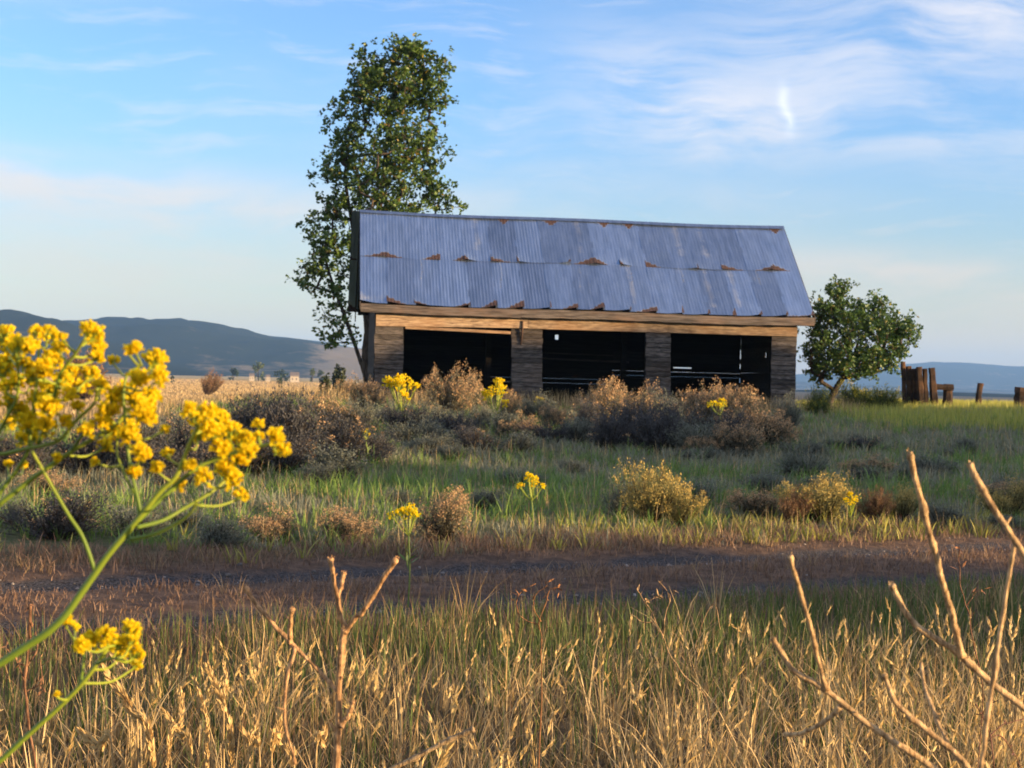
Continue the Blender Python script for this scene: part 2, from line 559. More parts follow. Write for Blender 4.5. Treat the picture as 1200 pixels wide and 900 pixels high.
def axis(fine_lo, fine_hi, step, far_lo, far_hi, growth):
    a = list(np.arange(fine_lo, fine_hi, step))
    d, x = step, fine_hi
    while x < far_hi:
        a.append(x)
        d *= growth
        x += d
    a.append(far_hi)
    d, x = step, fine_lo
    while x > far_lo:
        d *= growth
        x -= d
        a.insert(0, max(x, far_lo))
    return np.array(a)


gx = axis(-9, 10, 0.14, -9000, 9000, 1.032)
gy = axis(0, 16, 0.14, -400, 9000, 1.045)
XX, YY = np.meshgrid(gx, gy)
ZZ = H(XX, YY)
nx, ny = len(gx), len(gy)
i = np.arange(nx * ny).reshape(ny, nx)
fq = np.stack([i[:-1, :-1], i[:-1, 1:], i[1:, 1:], i[1:, :-1]], -1).reshape(-1, 4)
mb = MB()
mb.add(np.stack([XX, YY, ZZ], -1).reshape(-1, 3), fq)
g = mb.build('ground', M['ground'], smooth=True)
tag(g, kind='structure', label='dry soil and gravel with a two rut dirt track crossing it')

# ------------------------------------------------------------------ hills
m, n = mat('hill_slopes')
tc = n.n('ShaderNodeTexCoord')
pos = tc.outputs['Object']
at = n.n('ShaderNodeAttribute', attribute_name='tone')
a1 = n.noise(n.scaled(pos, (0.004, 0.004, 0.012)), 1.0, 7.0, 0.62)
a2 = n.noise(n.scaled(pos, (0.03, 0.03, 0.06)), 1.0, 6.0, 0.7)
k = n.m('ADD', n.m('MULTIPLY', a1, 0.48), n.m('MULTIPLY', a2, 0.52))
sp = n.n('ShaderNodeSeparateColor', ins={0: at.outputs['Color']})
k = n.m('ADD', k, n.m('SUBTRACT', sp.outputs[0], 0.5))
c = n.mix(n.ramp(k, 0.42, 0.60), (0.014, 0.019, 0.015), (0.20, 0.155, 0.10))  # shaded dark to sunlit tan, light painted into the slope colour
p = n.n('ShaderNodeBsdfPrincipled', ins={'Base Color': c, 'Roughness': 1.0, 'Specular IOR Level': 0.0})
n.n('ShaderNodeOutputMaterial', ins={0: p.outputs[0]})
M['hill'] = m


def hills(name, label, D0, D1, prof, bare, seed, rough=0.18, z0=-2.6):  # bare sets where sunlit tan is painted over the shade-dark colour
    """a ridge: prof gives (photograph x, height in photograph px above the horizon) at its crest"""
    us = np.linspace(-1500, 1500, 420)
    pu = [a for a, b in prof]
    ph = [b for a, b in prof]
    vs = np.linspace(0, 1, 70)
    Vv, C = [], []
    for v in vs:
        D = D0 + (D1 - D0) * v
        x = us / F * D
        h = np.interp(us, np.array(pu) - 600.0, ph) * (D0 + 0.62 * (D1 - D0)) / F
        e = math.sin(min(v / 0.62, 1.0) * math.pi / 2) ** 1.3 if v < 0.62 else math.cos((v - 0.62) / 0.38 * math.pi / 2)
        nz = np.array([mnoise.fractal(Vector((xx / D0 * 9.0 + seed, D / D0 * 9.0, seed)), 0.9, 2.0, 6) for xx in x])
        rd = np.array([mnoise.ridged_multi_fractal(Vector((xx / D0 * 6.0 + seed, D / D0 * 5.0, seed + 3)), 0.9, 2.1, 5, 1.0, 2.0) for xx in x])
        hh = h * e * (1 + rough * 0.6 * nz + rough * (rd - 1.1) * (1 - 0.6 * e)) + z0 - 4 * (1 - e) ** 4
        Vv.append(np.stack([x, np.full_like(x, D), hh], 1))
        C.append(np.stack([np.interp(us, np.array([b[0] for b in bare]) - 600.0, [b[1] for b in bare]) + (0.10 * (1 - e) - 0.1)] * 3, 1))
    nu, nv = len(us), len(vs)
    i = np.arange(nu * nv).reshape(nv, nu)
    f = np.stack([i[:-1, :-1], i[:-1, 1:], i[1:, 1:], i[1:, :-1]], -1).reshape(-1, 4)
    mb = MB()
    mb.add(np.concatenate(Vv), f, np.concatenate(C))
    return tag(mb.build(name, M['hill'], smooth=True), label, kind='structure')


hills('hills', 'dark hills with painted shade closing the valley on the left', 1900, 3100,
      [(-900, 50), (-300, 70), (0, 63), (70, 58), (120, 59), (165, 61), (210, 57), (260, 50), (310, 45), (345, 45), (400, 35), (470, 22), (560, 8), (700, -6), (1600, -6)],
      [(-900, 0.46), (200, 0.43), (350, 0.45), (400, 0.70), (460, 0.80), (1600, 0.6)], 3.1, 0.30)  # high values paint the sunlit patch on the right-hand slope
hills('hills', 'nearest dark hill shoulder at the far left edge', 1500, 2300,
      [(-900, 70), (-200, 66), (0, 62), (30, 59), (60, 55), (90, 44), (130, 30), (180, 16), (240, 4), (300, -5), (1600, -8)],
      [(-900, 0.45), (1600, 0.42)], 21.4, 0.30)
hills('hills', 'blue far ridge on the left beyond the dark hills', 4200, 5600,
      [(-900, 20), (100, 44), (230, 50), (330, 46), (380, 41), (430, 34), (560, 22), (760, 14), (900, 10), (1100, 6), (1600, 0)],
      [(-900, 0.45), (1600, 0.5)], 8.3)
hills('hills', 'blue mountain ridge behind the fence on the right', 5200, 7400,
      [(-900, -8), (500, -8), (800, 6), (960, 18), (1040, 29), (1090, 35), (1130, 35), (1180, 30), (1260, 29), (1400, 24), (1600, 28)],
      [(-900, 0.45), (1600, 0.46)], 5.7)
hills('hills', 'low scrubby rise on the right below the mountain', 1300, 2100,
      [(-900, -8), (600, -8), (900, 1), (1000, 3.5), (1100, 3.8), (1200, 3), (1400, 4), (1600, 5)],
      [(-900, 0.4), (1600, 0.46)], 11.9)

# ------------------------------------------------------------------ haze
m, n = mat('haze_air')
v = n.n('ShaderNodeVolumePrincipled', ins={'Color': (0.26, 0.51, 1.0), 'Density': 0.00012})
n.n('ShaderNodeOutputMaterial', ins={'Volume': v.outputs[0]})
hb = MB()
hb.box((0, 4000, 111), (18600, 10800, 238))
hz_o = hb.build('haze', m)
tag(hz_o, kind='stuff', label='thin blue evening haze filling the valley')

# ------------------------------------------------------------------ the shed
BA = R(7.0)
EL = P(423, 355, 39.0)                    # left end of the front eave
barn = empty('shed', (EL.x, EL.y, 0.0), BA,
             'long weathered open fronted shed with three dark bays under a blue grey corrugated roof', 'shed')
EZ = EL.z                                 # eave height
RUN, RISE, LEN = 3.0, 2.63, 11.9
GZ = 0.30                                 # bottom of the walls (in the ground)
WF, WBk = 0.32, 5.7                       # front and back wall
XL, XR = 0.40, 11.50


def roof_side(name, back=False):
    mb = MB()
    sl = math.hypot(RUN, RISE)
    nrow = 2
    pitch = 0.085
    shw = LEN / 17.0
    for row in range(nrow):
        for sh in range(17):
            x0 = sh * shw - (0.05 if sh else 0.0)
            x1 = (sh + 1) * shw + 0.0
            nxp = 56
            xs = np.linspace(x0, x1, nxp)
            a, b = (0.0, 0.53) if row == 0 else (0.49, 1.0)
            ts = np.linspace(a, b, 24)
            lowj = rng.uniform(-0.012, 0.012) / sl
            tone = rng.uniform(0.0, 1.0)
            # bent corners: one lower corner of many sheets is lifted and rusty
            cs = rng.choice((-1, 1))
            lift = rng.uniform(0.02, 0.07) if rng.random() < 0.85 else 0.0
            rs = rng.uniform(0.50, 0.95) if rng.random() < 0.75 else rng.uniform(0.05, 0.2)
            hh = rng.uniform(0.22, 0.42)
            if row == 0 and sh > 10:
                rs *= 0.25
                lift *= 0.3
            if row == 0:
                cs = -1 if sh < 3 else 1
            XX, TT = np.meshgrid(xs, ts)
            TT = TT + lowj * (1 - (TT - a) / (b - a))
            wave = 0.0030 * (1.1 if sh < 7 else 0.5) * np.sin(XX * 2 * math.pi / pitch)
            off = wave + 0.006 * row + 0.003 * (sh % 2) + 0.006 * np.sin(XX * 1.3 + row) + 0.004 * np.sin(TT * 19 + sh)
            dl = (TT - a) * sl
            u = (XX - x0) / (x1 - x0)
            dc = u if cs < 0 else 1 - u
            corner = np.clip(1 - dc / 0.45, 0, 1) * np.clip(1 - dl / 0.35, 0, 1)
            off = off + lift * corner
            # bottom edge is worn: scalloped
            TT = TT + (0.045 * np.clip(1 - dc / 0.6, 0, 1) * (dl < 0.02)) * (lift > 0) / sl * (1.2 if row == 0 else 0.4)
            rust = 0.80 * sst((rs - dc * 0.9 - 0.02) / 0.08) * sst((hh * (1 - dc / max(rs, 0.01)) - dl) / 0.05)
            if row == 0 and sh == 16:
                rust = np.maximum(rust, 0.8 * sst((0.07 - dl) / 0.03))
            if row == 1 and sh in (5, 7, 9, 10, 16):
                top = (b - TT) * sl
                top = np.where(top < 0, 0, top)
                dx = np.abs(u - (0.62 if sh != 7 else 0.5))
                rust = np.maximum(rust, 0.85 * sst((0.36 * np.clip(1 - dx / (0.45 if sh in (7,) else 0.3), 0, 1) - top) / 0.04))
            streak = 0.30 * sst((0.5 - np.abs(np.sin(XX * 3.1 + sh * 2.0))) / 0.5) * rng.uniform(0, 1)
            if row == 0 and sh in (10, 13, 14):
                streak = streak + 0.55 * np.exp(-((u - 0.25) / 0.16) ** 2) * (0.4 + 0.6 * (dl > 0.3))
            if row == 0 and sh == 0:
                streak = streak + 0.5 * np.exp(-((dl - 0.2) / 0.25) ** 2)
            if row == 1 and sh in (4, 8, 12, 13):
                streak = streak + 0.45 * np.exp(-((u - 0.5) / 0.2) ** 2) * (dl > 0.5)
            if row == 0 and sh in (2, 5, 8, 10, 12, 15):
                rust = np.maximum(rust, 0.42 * np.exp(-((u - 0.3 - 0.04 * np.sin(dl * 5)) / 0.10) ** 2) * sst((dl - 0.9 + 0.25 * (sh % 3)) / 0.5))
            y = RUN * TT
            z = EZ + RISE * TT
            # droop of the ridge and eave along the length
            sag = -0.035 * np.sin(XX / LEN * math.pi) - 0.02 * np.sin(XX / LEN * 3 * math.pi)
            ny_, nz_ = -RISE / sl, RUN / sl
            X3 = XX - 0.02 * (sh == 0) - (0.22 * (1 - u) * (sh == 0) if back else 0)
            Y3 = y + ny_ * off
            Z3 = z + nz_ * off + sag + 0.02
            if back:
                Y3 = 2 * RUN - Y3
            v = np.stack([X3, Y3, Z3], -1).reshape(-1, 3)
            n0, n1 = len(ts), nxp
            i = np.arange(n0 * n1).reshape(n0, n1)
            f = np.stack([i[:-1, :-1], i[:-1, 1:], i[1:, 1:], i[1:, :-1]], -1).reshape(-1, 4)
            if back:
                f = f[:, ::-1]
            c = np.stack([rust + 0 * TT, streak + 0 * TT, np.full_like(TT, tone)], -1).reshape(-1, 3)
            mb.add(v, f, c)
    return mb.build(name, M['zinc'], barn, smooth=True)


roof = roof_side('roof')
tag(roof, 'front slope of overlapping corrugated sheets with rusty bent corners')
roof_side('roof', True)
mb = MB()
for k in range(6):
    x0, x1 = LEN * k / 6 - 0.03, LEN * (k + 1) / 6
    xm = np.linspace(x0, x1, 5)
    sg = EZ + RISE + 0.05 - 0.035 * np.sin(xm / LEN * math.pi) - 0.02 * np.sin(xm / LEN * 3 * math.pi)
    for s in (-1, 1):
        v = np.concatenate([np.stack([xm, np.full(5, RUN), sg + 0.012 + 0.002 * k % 3], 1), np.stack([xm, np.full(5, RUN + s * 0.10), sg - 0.07], 1)])
        f = [(j, j + 1, j + 6, j + 5) for j in range(4)]
        mb.add(v, f if s < 0 else [t[::-1] for t in f], (0.25 * (k == 2), 0.2, 0.1))
mb.build('ridge_cap', M['zinc'], barn)


def board(mb, x0, x1, y0, y1, z0, z1, jit=0.006, tone=None):
    t = rng.uniform(0.65, 1.2) if tone is None else tone
    mb.box(((x0 + x1) / 2, (y0 + y1) / 2, (z0 + z1) / 2), (x1 - x0, y1 - y0, z1 - z0), col=(t, t, t), jit=jit)


# fascia under the eave
mb = MB()
for x0, x1 in ((0.0, 4.1), (4.105, 8.6), (8.605, 11.9)):
    xs = np.linspace(x0, x1, 14)
    sag = -0.035 * np.sin(xs / LEN * math.pi) - 0.02 * np.sin(xs / LEN * 3 * math.pi)
    zt = EZ + sag - 0.005 + rng.uniform(-0.006, 0.006, 14)
    zb = EZ + sag - 0.215 + rng.uniform(-0.012, 0.012, 14)
    t = rng.uniform(0.8, 1.15)
    for j in range(13):
        v = [(xs[j], .0, zb[j]), (xs[j + 1], .0, zb[j + 1]), (xs[j + 1], .0, zt[j + 1]), (xs[j], .0, zt[j]),
             (xs[j], .045, zb[j]), (xs[j + 1], .045, zb[j + 1]), (xs[j + 1], .045, zt[j + 1]), (xs[j], .045, zt[j])]
        mb.add(v, [(0, 1, 2, 3), (5, 4, 7, 6), (4, 5, 1, 0), (3, 2, 6, 7)], (t, t, t))
mb.build('fascia_board', M['fascia'], barn)
# boxed soffit just behind the fascia
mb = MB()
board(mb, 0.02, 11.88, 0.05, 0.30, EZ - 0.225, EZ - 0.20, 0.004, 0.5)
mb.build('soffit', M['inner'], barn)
# header beam across the bays, hung a little below the soffit
mb = MB()
zt = EZ - 0.235
for x0, x1, zo in ((XL, 4.32, 0.0), (4.33, 8.0, -0.01), (8.01, XR, -0.005)):
    xs = np.linspace(x0, x1, 10)
    t = 1.12 if x0 < 1 else (0.82 if x0 < 6 else 0.66)  # sunlit left and shaded right put into the segment tones
    hb_ = np.linspace(0.33, 0.27, 10) if x0 < 1 else np.full(10, 0.27)
    for j in range(9):
        z0a, z0b = zt - hb_[j] + zo, zt - hb_[j + 1] + zo
        v = [(xs[j], .20, z0a), (xs[j + 1], .20, z0b), (xs[j + 1], .20, zt + zo), (xs[j], .20, zt + zo),
             (xs[j], .33, z0a), (xs[j + 1], .33, z0b), (xs[j + 1], .33, zt + zo), (xs[j], .33, zt + zo)]
        mb.add(v, [(0, 1, 2, 3), (5, 4, 7, 6), (4, 5, 1, 0), (3, 2, 6, 7)], (t, t, t))
mb.build('header_beam', M['beam'], barn)
zo = zt - 0.285
# loose strip hanging under the beam of the first bay
mb = MB()
mb.box((2.52, 0.27, zo - 0.085), (2.72, 0.05, 0.07), np.array(Matrix.Rotation(R(1.2), 3, 'Y')), (1.05, 1.0, 0.95), jit=0.004)
mb.build('loose_strip', M['beam'], barn)

# piers of overlapping clapboard
piers = [(XL, 1.13, 0.04), (3.94, 4.74, 0.06), (7.47, 8.13, 0.05), (10.84, XR, 0.02)]
for x0, x1, lean in piers:
    mb = MB()
    z = GZ
    ztop = zo + 0.02
    while z < ztop:
        zz = min(z + 0.135, ztop)
        f_ = (z - GZ) / (ztop - GZ)
        sh = -lean * (f_ - 0.3)
        j0, j1 = rng.uniform(-.012, .012, 2)
        t = rng.uniform(0.5, 1.3)
        y = 0.225 + rng.uniform(-.006, .006)
        v = [(x0 + sh + j0, y, z), (x1 + sh + j1, y + rng.uniform(-.006, .006), z + rng.uniform(-.008, .008)), (x1 + sh + j1, y + 0.034, zz + 0.01), (x0 + sh + j0, y + 0.034, zz + 0.01),
             (x0 + sh + j0, y + 0.06, z), (x1 + sh + j1, y + 0.06, z), (x1 + sh + j1, y + 0.06, zz + 0.01), (x0 + sh + j0, y + 0.06, zz + 0.01)]
        mb.add(v, [(0, 1, 2, 3), (4, 7, 6, 5), (0, 4, 5, 1), (1, 5, 6, 2), (0, 3, 7, 4)], (t, t, t))
        z += 0.125
    mb.build('pier', M['clap'], barn)
    # the jamb post behind each pier
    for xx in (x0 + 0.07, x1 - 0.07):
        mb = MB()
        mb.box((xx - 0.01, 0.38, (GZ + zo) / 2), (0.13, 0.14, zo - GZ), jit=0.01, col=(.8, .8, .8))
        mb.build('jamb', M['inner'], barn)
# strap hanging on the second pier
mb = MB()
mb.tube([(4.17, .195, zo + 0.20), (4.17, .185, zo - 0.02), (4.16, .20, zo - 0.24), (4.14, .215, zo - 0.42)], [.03, .03, .028, .02], 6)
mb.build('hanging_strap', M['iron'], barn)

# end walls: horizontal boards with a gable, some boards short or missing on the right
for side, xw in ((0, XL), (1, XR)):
    mb = MB()
    z = GZ
    while z < EZ + RISE - 0.3:
        zz = z + 0.145
        lo, hi = WF, WBk
        zc = zz - EZ + 0.14
        if zc > 0:
            lo, hi = max(WF, RUN * zc / RISE + 0.05), min(WBk, 2 * RUN - RUN * zc / RISE - 0.05)
        if hi - lo > 0.2:
            o = rng.uniform(-0.006, 0.006)
            segs = [(lo, hi)]
            rel = z - GZ
            if side == 1 and 1.02 < rel < 1.16:
                segs = [(lo, 3.0), (3.18, hi)]
            if side == 1 and 1.60 < rel < 1.75:
                segs = [(lo, 3.05), (3.16, hi)]
            for a, b in segs:
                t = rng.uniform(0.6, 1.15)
                t *= 1.0 if side else 0.40  # left end wall darkened, its shade put into the board tone
                mb.box((xw + (0.012 if side else -0.012) + o, (a + b) / 2, z + 0.072), (0.024, b - a, 0.146), col=(t, t, t), jit=0.003)
        z += 0.145
    mb.build('side_wall', M['clap'], barn)
# back wall with gaps the evening sky shows through
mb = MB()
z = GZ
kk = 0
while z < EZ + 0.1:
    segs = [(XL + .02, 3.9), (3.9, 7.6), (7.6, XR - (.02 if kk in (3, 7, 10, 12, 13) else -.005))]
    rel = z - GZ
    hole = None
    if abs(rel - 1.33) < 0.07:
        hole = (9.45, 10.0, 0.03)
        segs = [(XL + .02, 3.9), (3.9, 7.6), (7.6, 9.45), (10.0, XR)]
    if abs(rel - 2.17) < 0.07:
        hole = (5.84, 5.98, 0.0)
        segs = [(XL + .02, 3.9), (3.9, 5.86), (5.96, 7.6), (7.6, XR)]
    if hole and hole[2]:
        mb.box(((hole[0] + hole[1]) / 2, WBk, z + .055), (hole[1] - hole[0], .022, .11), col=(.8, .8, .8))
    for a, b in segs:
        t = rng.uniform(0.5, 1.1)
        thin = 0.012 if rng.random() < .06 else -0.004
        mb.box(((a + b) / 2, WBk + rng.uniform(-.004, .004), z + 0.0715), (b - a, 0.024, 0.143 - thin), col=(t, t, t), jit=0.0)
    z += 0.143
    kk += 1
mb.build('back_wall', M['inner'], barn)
for k in range(7):
    x = 1.0 + k * 1.75
    for s in (-1, 1):
        mb = MB()
        a = np.array((x, 3.0, EZ + RISE - 0.10))
        b = np.array((x, 3.0 + s * 2.85, EZ - 0.02))
        mb.tube([a, b], 0.05, 4, (.8, .8, .8))
        mb.build('rafter', M['inner'], barn)
mb = MB()
mb.tube([(4.9, 3.3, GZ + 1.55), (7.6, 3.2, GZ + 1.50)], 0.03, 6, (3.2, 3.0, 2.8))
mb.build('inner_rail', M['inner'], barn)
mb = MB()
mb.tube([(5.2, 4.4, GZ + 1.72), (7.4, 4.5, GZ + 1.70)], 0.022, 6, (2.5, 2.3, 2.2))
mb.build('inner_rail', M['inner'], barn)
for x in (3.6, 7.4):
    mb = MB()
    mb.box((x, 3.0, (GZ + EZ) / 2), (0.15, 0.15, EZ - GZ), jit=0.01)
    mb.build('inner_post', M['inner'], barn)
# board sheathing under the sheets
mb = MB()
for s in (0, 1):
    v = []
    for xx in (0.05, LEN - 0.05):
        for dz in (0.0, -0.022):
            y0 = 0.06 if s == 0 else 2 * RUN - 0.06
            v += [(xx, y0, EZ - 0.055 + dz), (xx, RUN, EZ + RISE - 0.095 + dz)]
    mb.add(v, [(0, 1, 5, 4), (2, 6, 7, 3), (0, 4, 6, 2), (1, 3, 7, 5)], (1, 1, 1))
mb.build('roof_sheathing', M['inner'], barn)
# barge boards on the gable ends
for xe in (-0.03, LEN + 0.0):
    mb = MB()
    for s in (0, 1):
        y0, y1 = (0.0, RUN) if s == 0 else (2 * RUN + 0.12, RUN)
        za = EZ - 0.10 - (0.10 if s else 0)
        v = []
        for xx in (xe, xe + 0.03):
            v += [(xx, y0, za - 0.07), (xx, y0, za + 0.085), (xx, y1, EZ + RISE - 0.015), (xx, y1, EZ + RISE - 0.17)]
        f = [(0, 1, 2, 3), (7, 6, 5, 4), (0, 4, 5, 1), (1, 5, 6, 2), (2, 6, 7, 3), (3, 7, 4, 0)]
        mb.add(v, f, (.6, .6, .6))
    mb.build('barge_board', M['clap'], barn)

# ------------------------------------------------------------------ trees
def leaf_quads(mb, c, nrm, size, col, asp=0.75, fold=0.25):
    """folded leaves: 2 quads sharing the midrib; vectorised"""
    n = len(c)
    nrm = nrm / (np.linalg.norm(nrm, axis=1)[:, None] + 1e-9)
    r = rng.normal(size=(n, 3))
    a = np.cross(nrm, r)
    a /= np.linalg.norm(a, axis=1)[:, None] + 1e-9
    b = np.cross(nrm, a)
    s = size[:, None]
    w = s * asp * 0.5
    p0 = c - a * s * 0.5
    p3 = c + a * s * 0.5
    l1 = c - a * s * 0.12 - b * w + nrm * w * fold
    r1 = c - a * s * 0.12 + b * w + nrm * w * fold
    l2 = c + a * s * 0.22 - b * w * 0.7 + nrm * w * fold * 0.7
    r2 = c + a * s * 0.22 + b * w * 0.7 + nrm * w * fold * 0.7
    v = np.stack([p0, l1, l2, p3, r2, r1], 1).reshape(-1, 3)
    o = np.arange(n)[:, None] * 6
    f = np.concatenate([o + np.array([[0, 3, 2, 1]]), o + np.array([[0, 5, 4, 3]])])
    mb.add(v, f, np.repeat(col, 6, axis=0))


def limb_net(mb, root, nodes0, tips, r_tip, r_exp, col, stretch=1.0, rmax=None):
    """connect crown tips back to the stems; radii add up towards the base"""
    pts, par = [], []
    for ch, at in nodes0:
        for i_, p in enumerate(ch):
            par.append(len(pts) - 1 if i_ else at)
            pts.append(np.array(p))
    order = sorted(range(len(tips)), key=lambda k: np.linalg.norm(tips[k] - pts[0]))
    for k in order:
        t = tips[k]
        A = np.array(pts)
        d = t - A
        dist = np.linalg.norm(d, axis=1)
        down = np.clip(A[:, 2] - t[2] + 0.1, 0, None)          # prefer joining below
        cost = dist + down * 2.5
        j = int(np.argmin(cost))
        # mid node with a little upward bow
        mid = (A[j] + t) / 2 + np.array((rng.normal() * .06, rng.normal() * .06, -0.10 * dist[j])) * min(1.0, dist[j])
        pts.append(mid)
        par.append(j)
        pts.append(t)
        par.append(len(pts) - 2)
    w = np.zeros(len(pts))
    kids = {}
    for i, p in enumerate(par):
        if p >= 0:
            kids.setdefault(p, []).append(i)
    for i in range(len(pts) - 1, -1, -1):
        if i not in kids:
            w[i] = r_tip ** r_exp
        if par[i] >= 0:
            w[par[i]] += w[i]
    r = w ** (1 / r_exp)
    if rmax:
        r = np.minimum(r, rmax)
    for i, p in enumerate(par):
        if p >= 0:
            a, b = pts[p], pts[i]
            mb.tube([a, (a + b) / 2, b], [min(r[p], r[i] * 1.25), r[i] * 1.1, r[i]], 6 if r[i] > 0.03 else 4, col, cap=False, wob=0.08)


def crown_tree(name, label, cat, root, trunk_px, D, lobes, n_tip, leaf, per_tip, spread, greens, depth=1.0, r_tip=0.012, group=None, rmax=None, leaders=()):
    t = empty(name, root, 0, label, cat, group)
    O = np.array(root)
    tr = [np.array(P(x, y, D)) for x, y in trunk_px]
    tr[0] = O - np.array((0, 0, 0.15))
    trunk_pts = spline(tr, 5 * len(tr))
    tips = []
    wts = np.array([l[5] if len(l) > 5 else l[2] * l[3] for l in lobes], float)
    wts /= wts.sum()
    k = 0
    while len(tips) < n_tip and k < 40 * n_tip:
        k += 1
        l = lobes[rng.choice(len(lobes), p=wts)]
        dd = rng.normal(size=3)
        dd /= np.linalg.norm(dd)
        rr = rng.random() ** (1 / 2.2)
        px, py = l[0] + dd[0] * rr * l[2], l[1] + dd[2] * rr * l[3]
        Dp = D + dd[1] * rr * depth * max(l[2], l[3] * .6) * D / F
        p = np.array(P(px, py, Dp))
        if tips and np.min(np.linalg.norm(np.array(tips) - p, axis=1)) < l[4]:
            continue
        tips.append(p)
    mb = MB()
    chains = [(trunk_pts, -1)] + [(spline([trunk_pts[at_]] + [np.array(P(x, y, D)) for x, y in pp], 4 * len(pp))[1:], at_) for pp, at_ in leaders]
    limb_net(mb, O, chains, tips, r_tip, 2.3, (1, 1, 1), rmax=rmax)
    mb.build('trunk', M['bark'], t, smooth=True, origin=O).location = (0, 0, 0)
    mb = MB()
    C, N_, Z_, K_ = [], [], [], []
    g0, g1, g2 = (np.array(x) for x in greens)
    for p in tips:
        m_ = rng.poisson(per_tip) + 2
        ns = max(1, m_ // 9)
        tint = rng.random()
        for sub in range(ns):
            cc = p + rng.normal(size=3) * spread * np.array((1, 1, 0.9))
            k = m_ // ns
            q_ = cc + rng.normal(size=(k, 3)) * spread * 0.42
            C.append(q_)
            N_.append(rng.normal(size=(k, 3)) + np.array((0, 0, 0.9)))
            Z_.append(leaf * rng.uniform(0.65, 1.25, k))
            u = np.clip(tint * 0.6 + rng.random((k, 1)) * 0.5, 0, 1)
            K_.append(g0 * (1 - u) + g1 * u + (rng.random((k, 1)) < 0.05) * (g2 - g1))
    leaf_quads(mb, np.concatenate(C), np.concatenate(N_), np.concatenate(Z_), np.clip(np.concatenate(K_), 0.005, 1))
    mb.build('crown', M['leaf'], t, origin=O).location = (0, 0, 0)
    return t


r0 = P(434, 470, 47.5)
crown_tree('cottonwood_tree', 'tall slender leafy tree rising behind the left end of the shed', 'tree',
           (r0.x, r0.y, hz(r0.x, r0.y)), [(434, 470), (428, 425), (432, 370), (440, 300), (448, 220), (455, 150), (466, 90)], 47.5,
           [(456, 165, 58, 78, .16), (460, 105, 54, 40, .16, 2600), (478, 68, 26, 24, .15, 900), (430, 92, 30, 36, .16, 1300), (508, 100, 18, 38, .15, 1100), (408, 150, 24, 40, .16),
            (450, 225, 68, 45, .16), (400, 215, 30, 50, .17), (372, 262, 22, 38, .2, 520), (372, 320, 34, 34, .2, 1000), (395, 280, 34, 50, .2, 1100), (400, 355, 32, 30, .2, 1000), (352, 325, 16, 14, .18, 180),
            (395, 392, 24, 16, .2, 480), (508, 225, 26, 22, .17), (541, 238, 12, 9, .14, 130), (500, 170, 28, 40, .16), (440, 300, 45, 60, .2), (470, 270, 50, 40, .2),
            (478, 52, 8, 9, .1, 130), (433, 62, 9, 10, .1, 130), (520, 80, 8, 14, .1, 130)],
           640, 0.12, 42, 0.14, [(0.034, 0.070, 0.015), (0.10, 0.165, 0.028), (0.24, 0.20, 0.04)], 1.0, 0.011, rmax=0.17,
           leaders=[([(418, 410), (402, 365), (386, 320), (374, 275)], 3), ([(440, 380), (462, 320), (480, 270), (500, 225)], 8), ([(424, 330), (412, 260), (404, 200), (410, 150)], 9)])
r1 = P(966, 478, 43.5)
crown_tree('apple_tree', 'small round crowned tree leaning on a dark trunk beside the right end of the shed', 'tree',
           (r1.x, r1.y, hz(r1.x, r1.y)), [(966, 478), (976, 462), (988, 442), (1000, 420), (1006, 395), (1006, 370)], 43.5,
           [(1005, 395, 58, 38, .13), (985, 428, 44, 14, .13), (1030, 428, 26, 10, .13), (958, 430, 16, 18, .13), (985, 365, 30, 30, .12), (980, 338, 14, 16, .11, 320), (1030, 372, 30, 26, .12), (1050, 395, 24, 20, .13), (955, 405, 20, 34, .13), (1000, 420, 50, 22, .13),
            (1064, 378, 12, 10, .12, 160), (965, 372, 18, 22, .13), (1040, 412, 26, 14, .14), (1072, 386, 6, 10, .1, 60)],
           440, 0.085, 40, 0.105, [(0.036, 0.082, 0.022), (0.095, 0.165, 0.034), (0.24, 0.23, 0.035)], 1.0, 0.010, rmax=0.16)


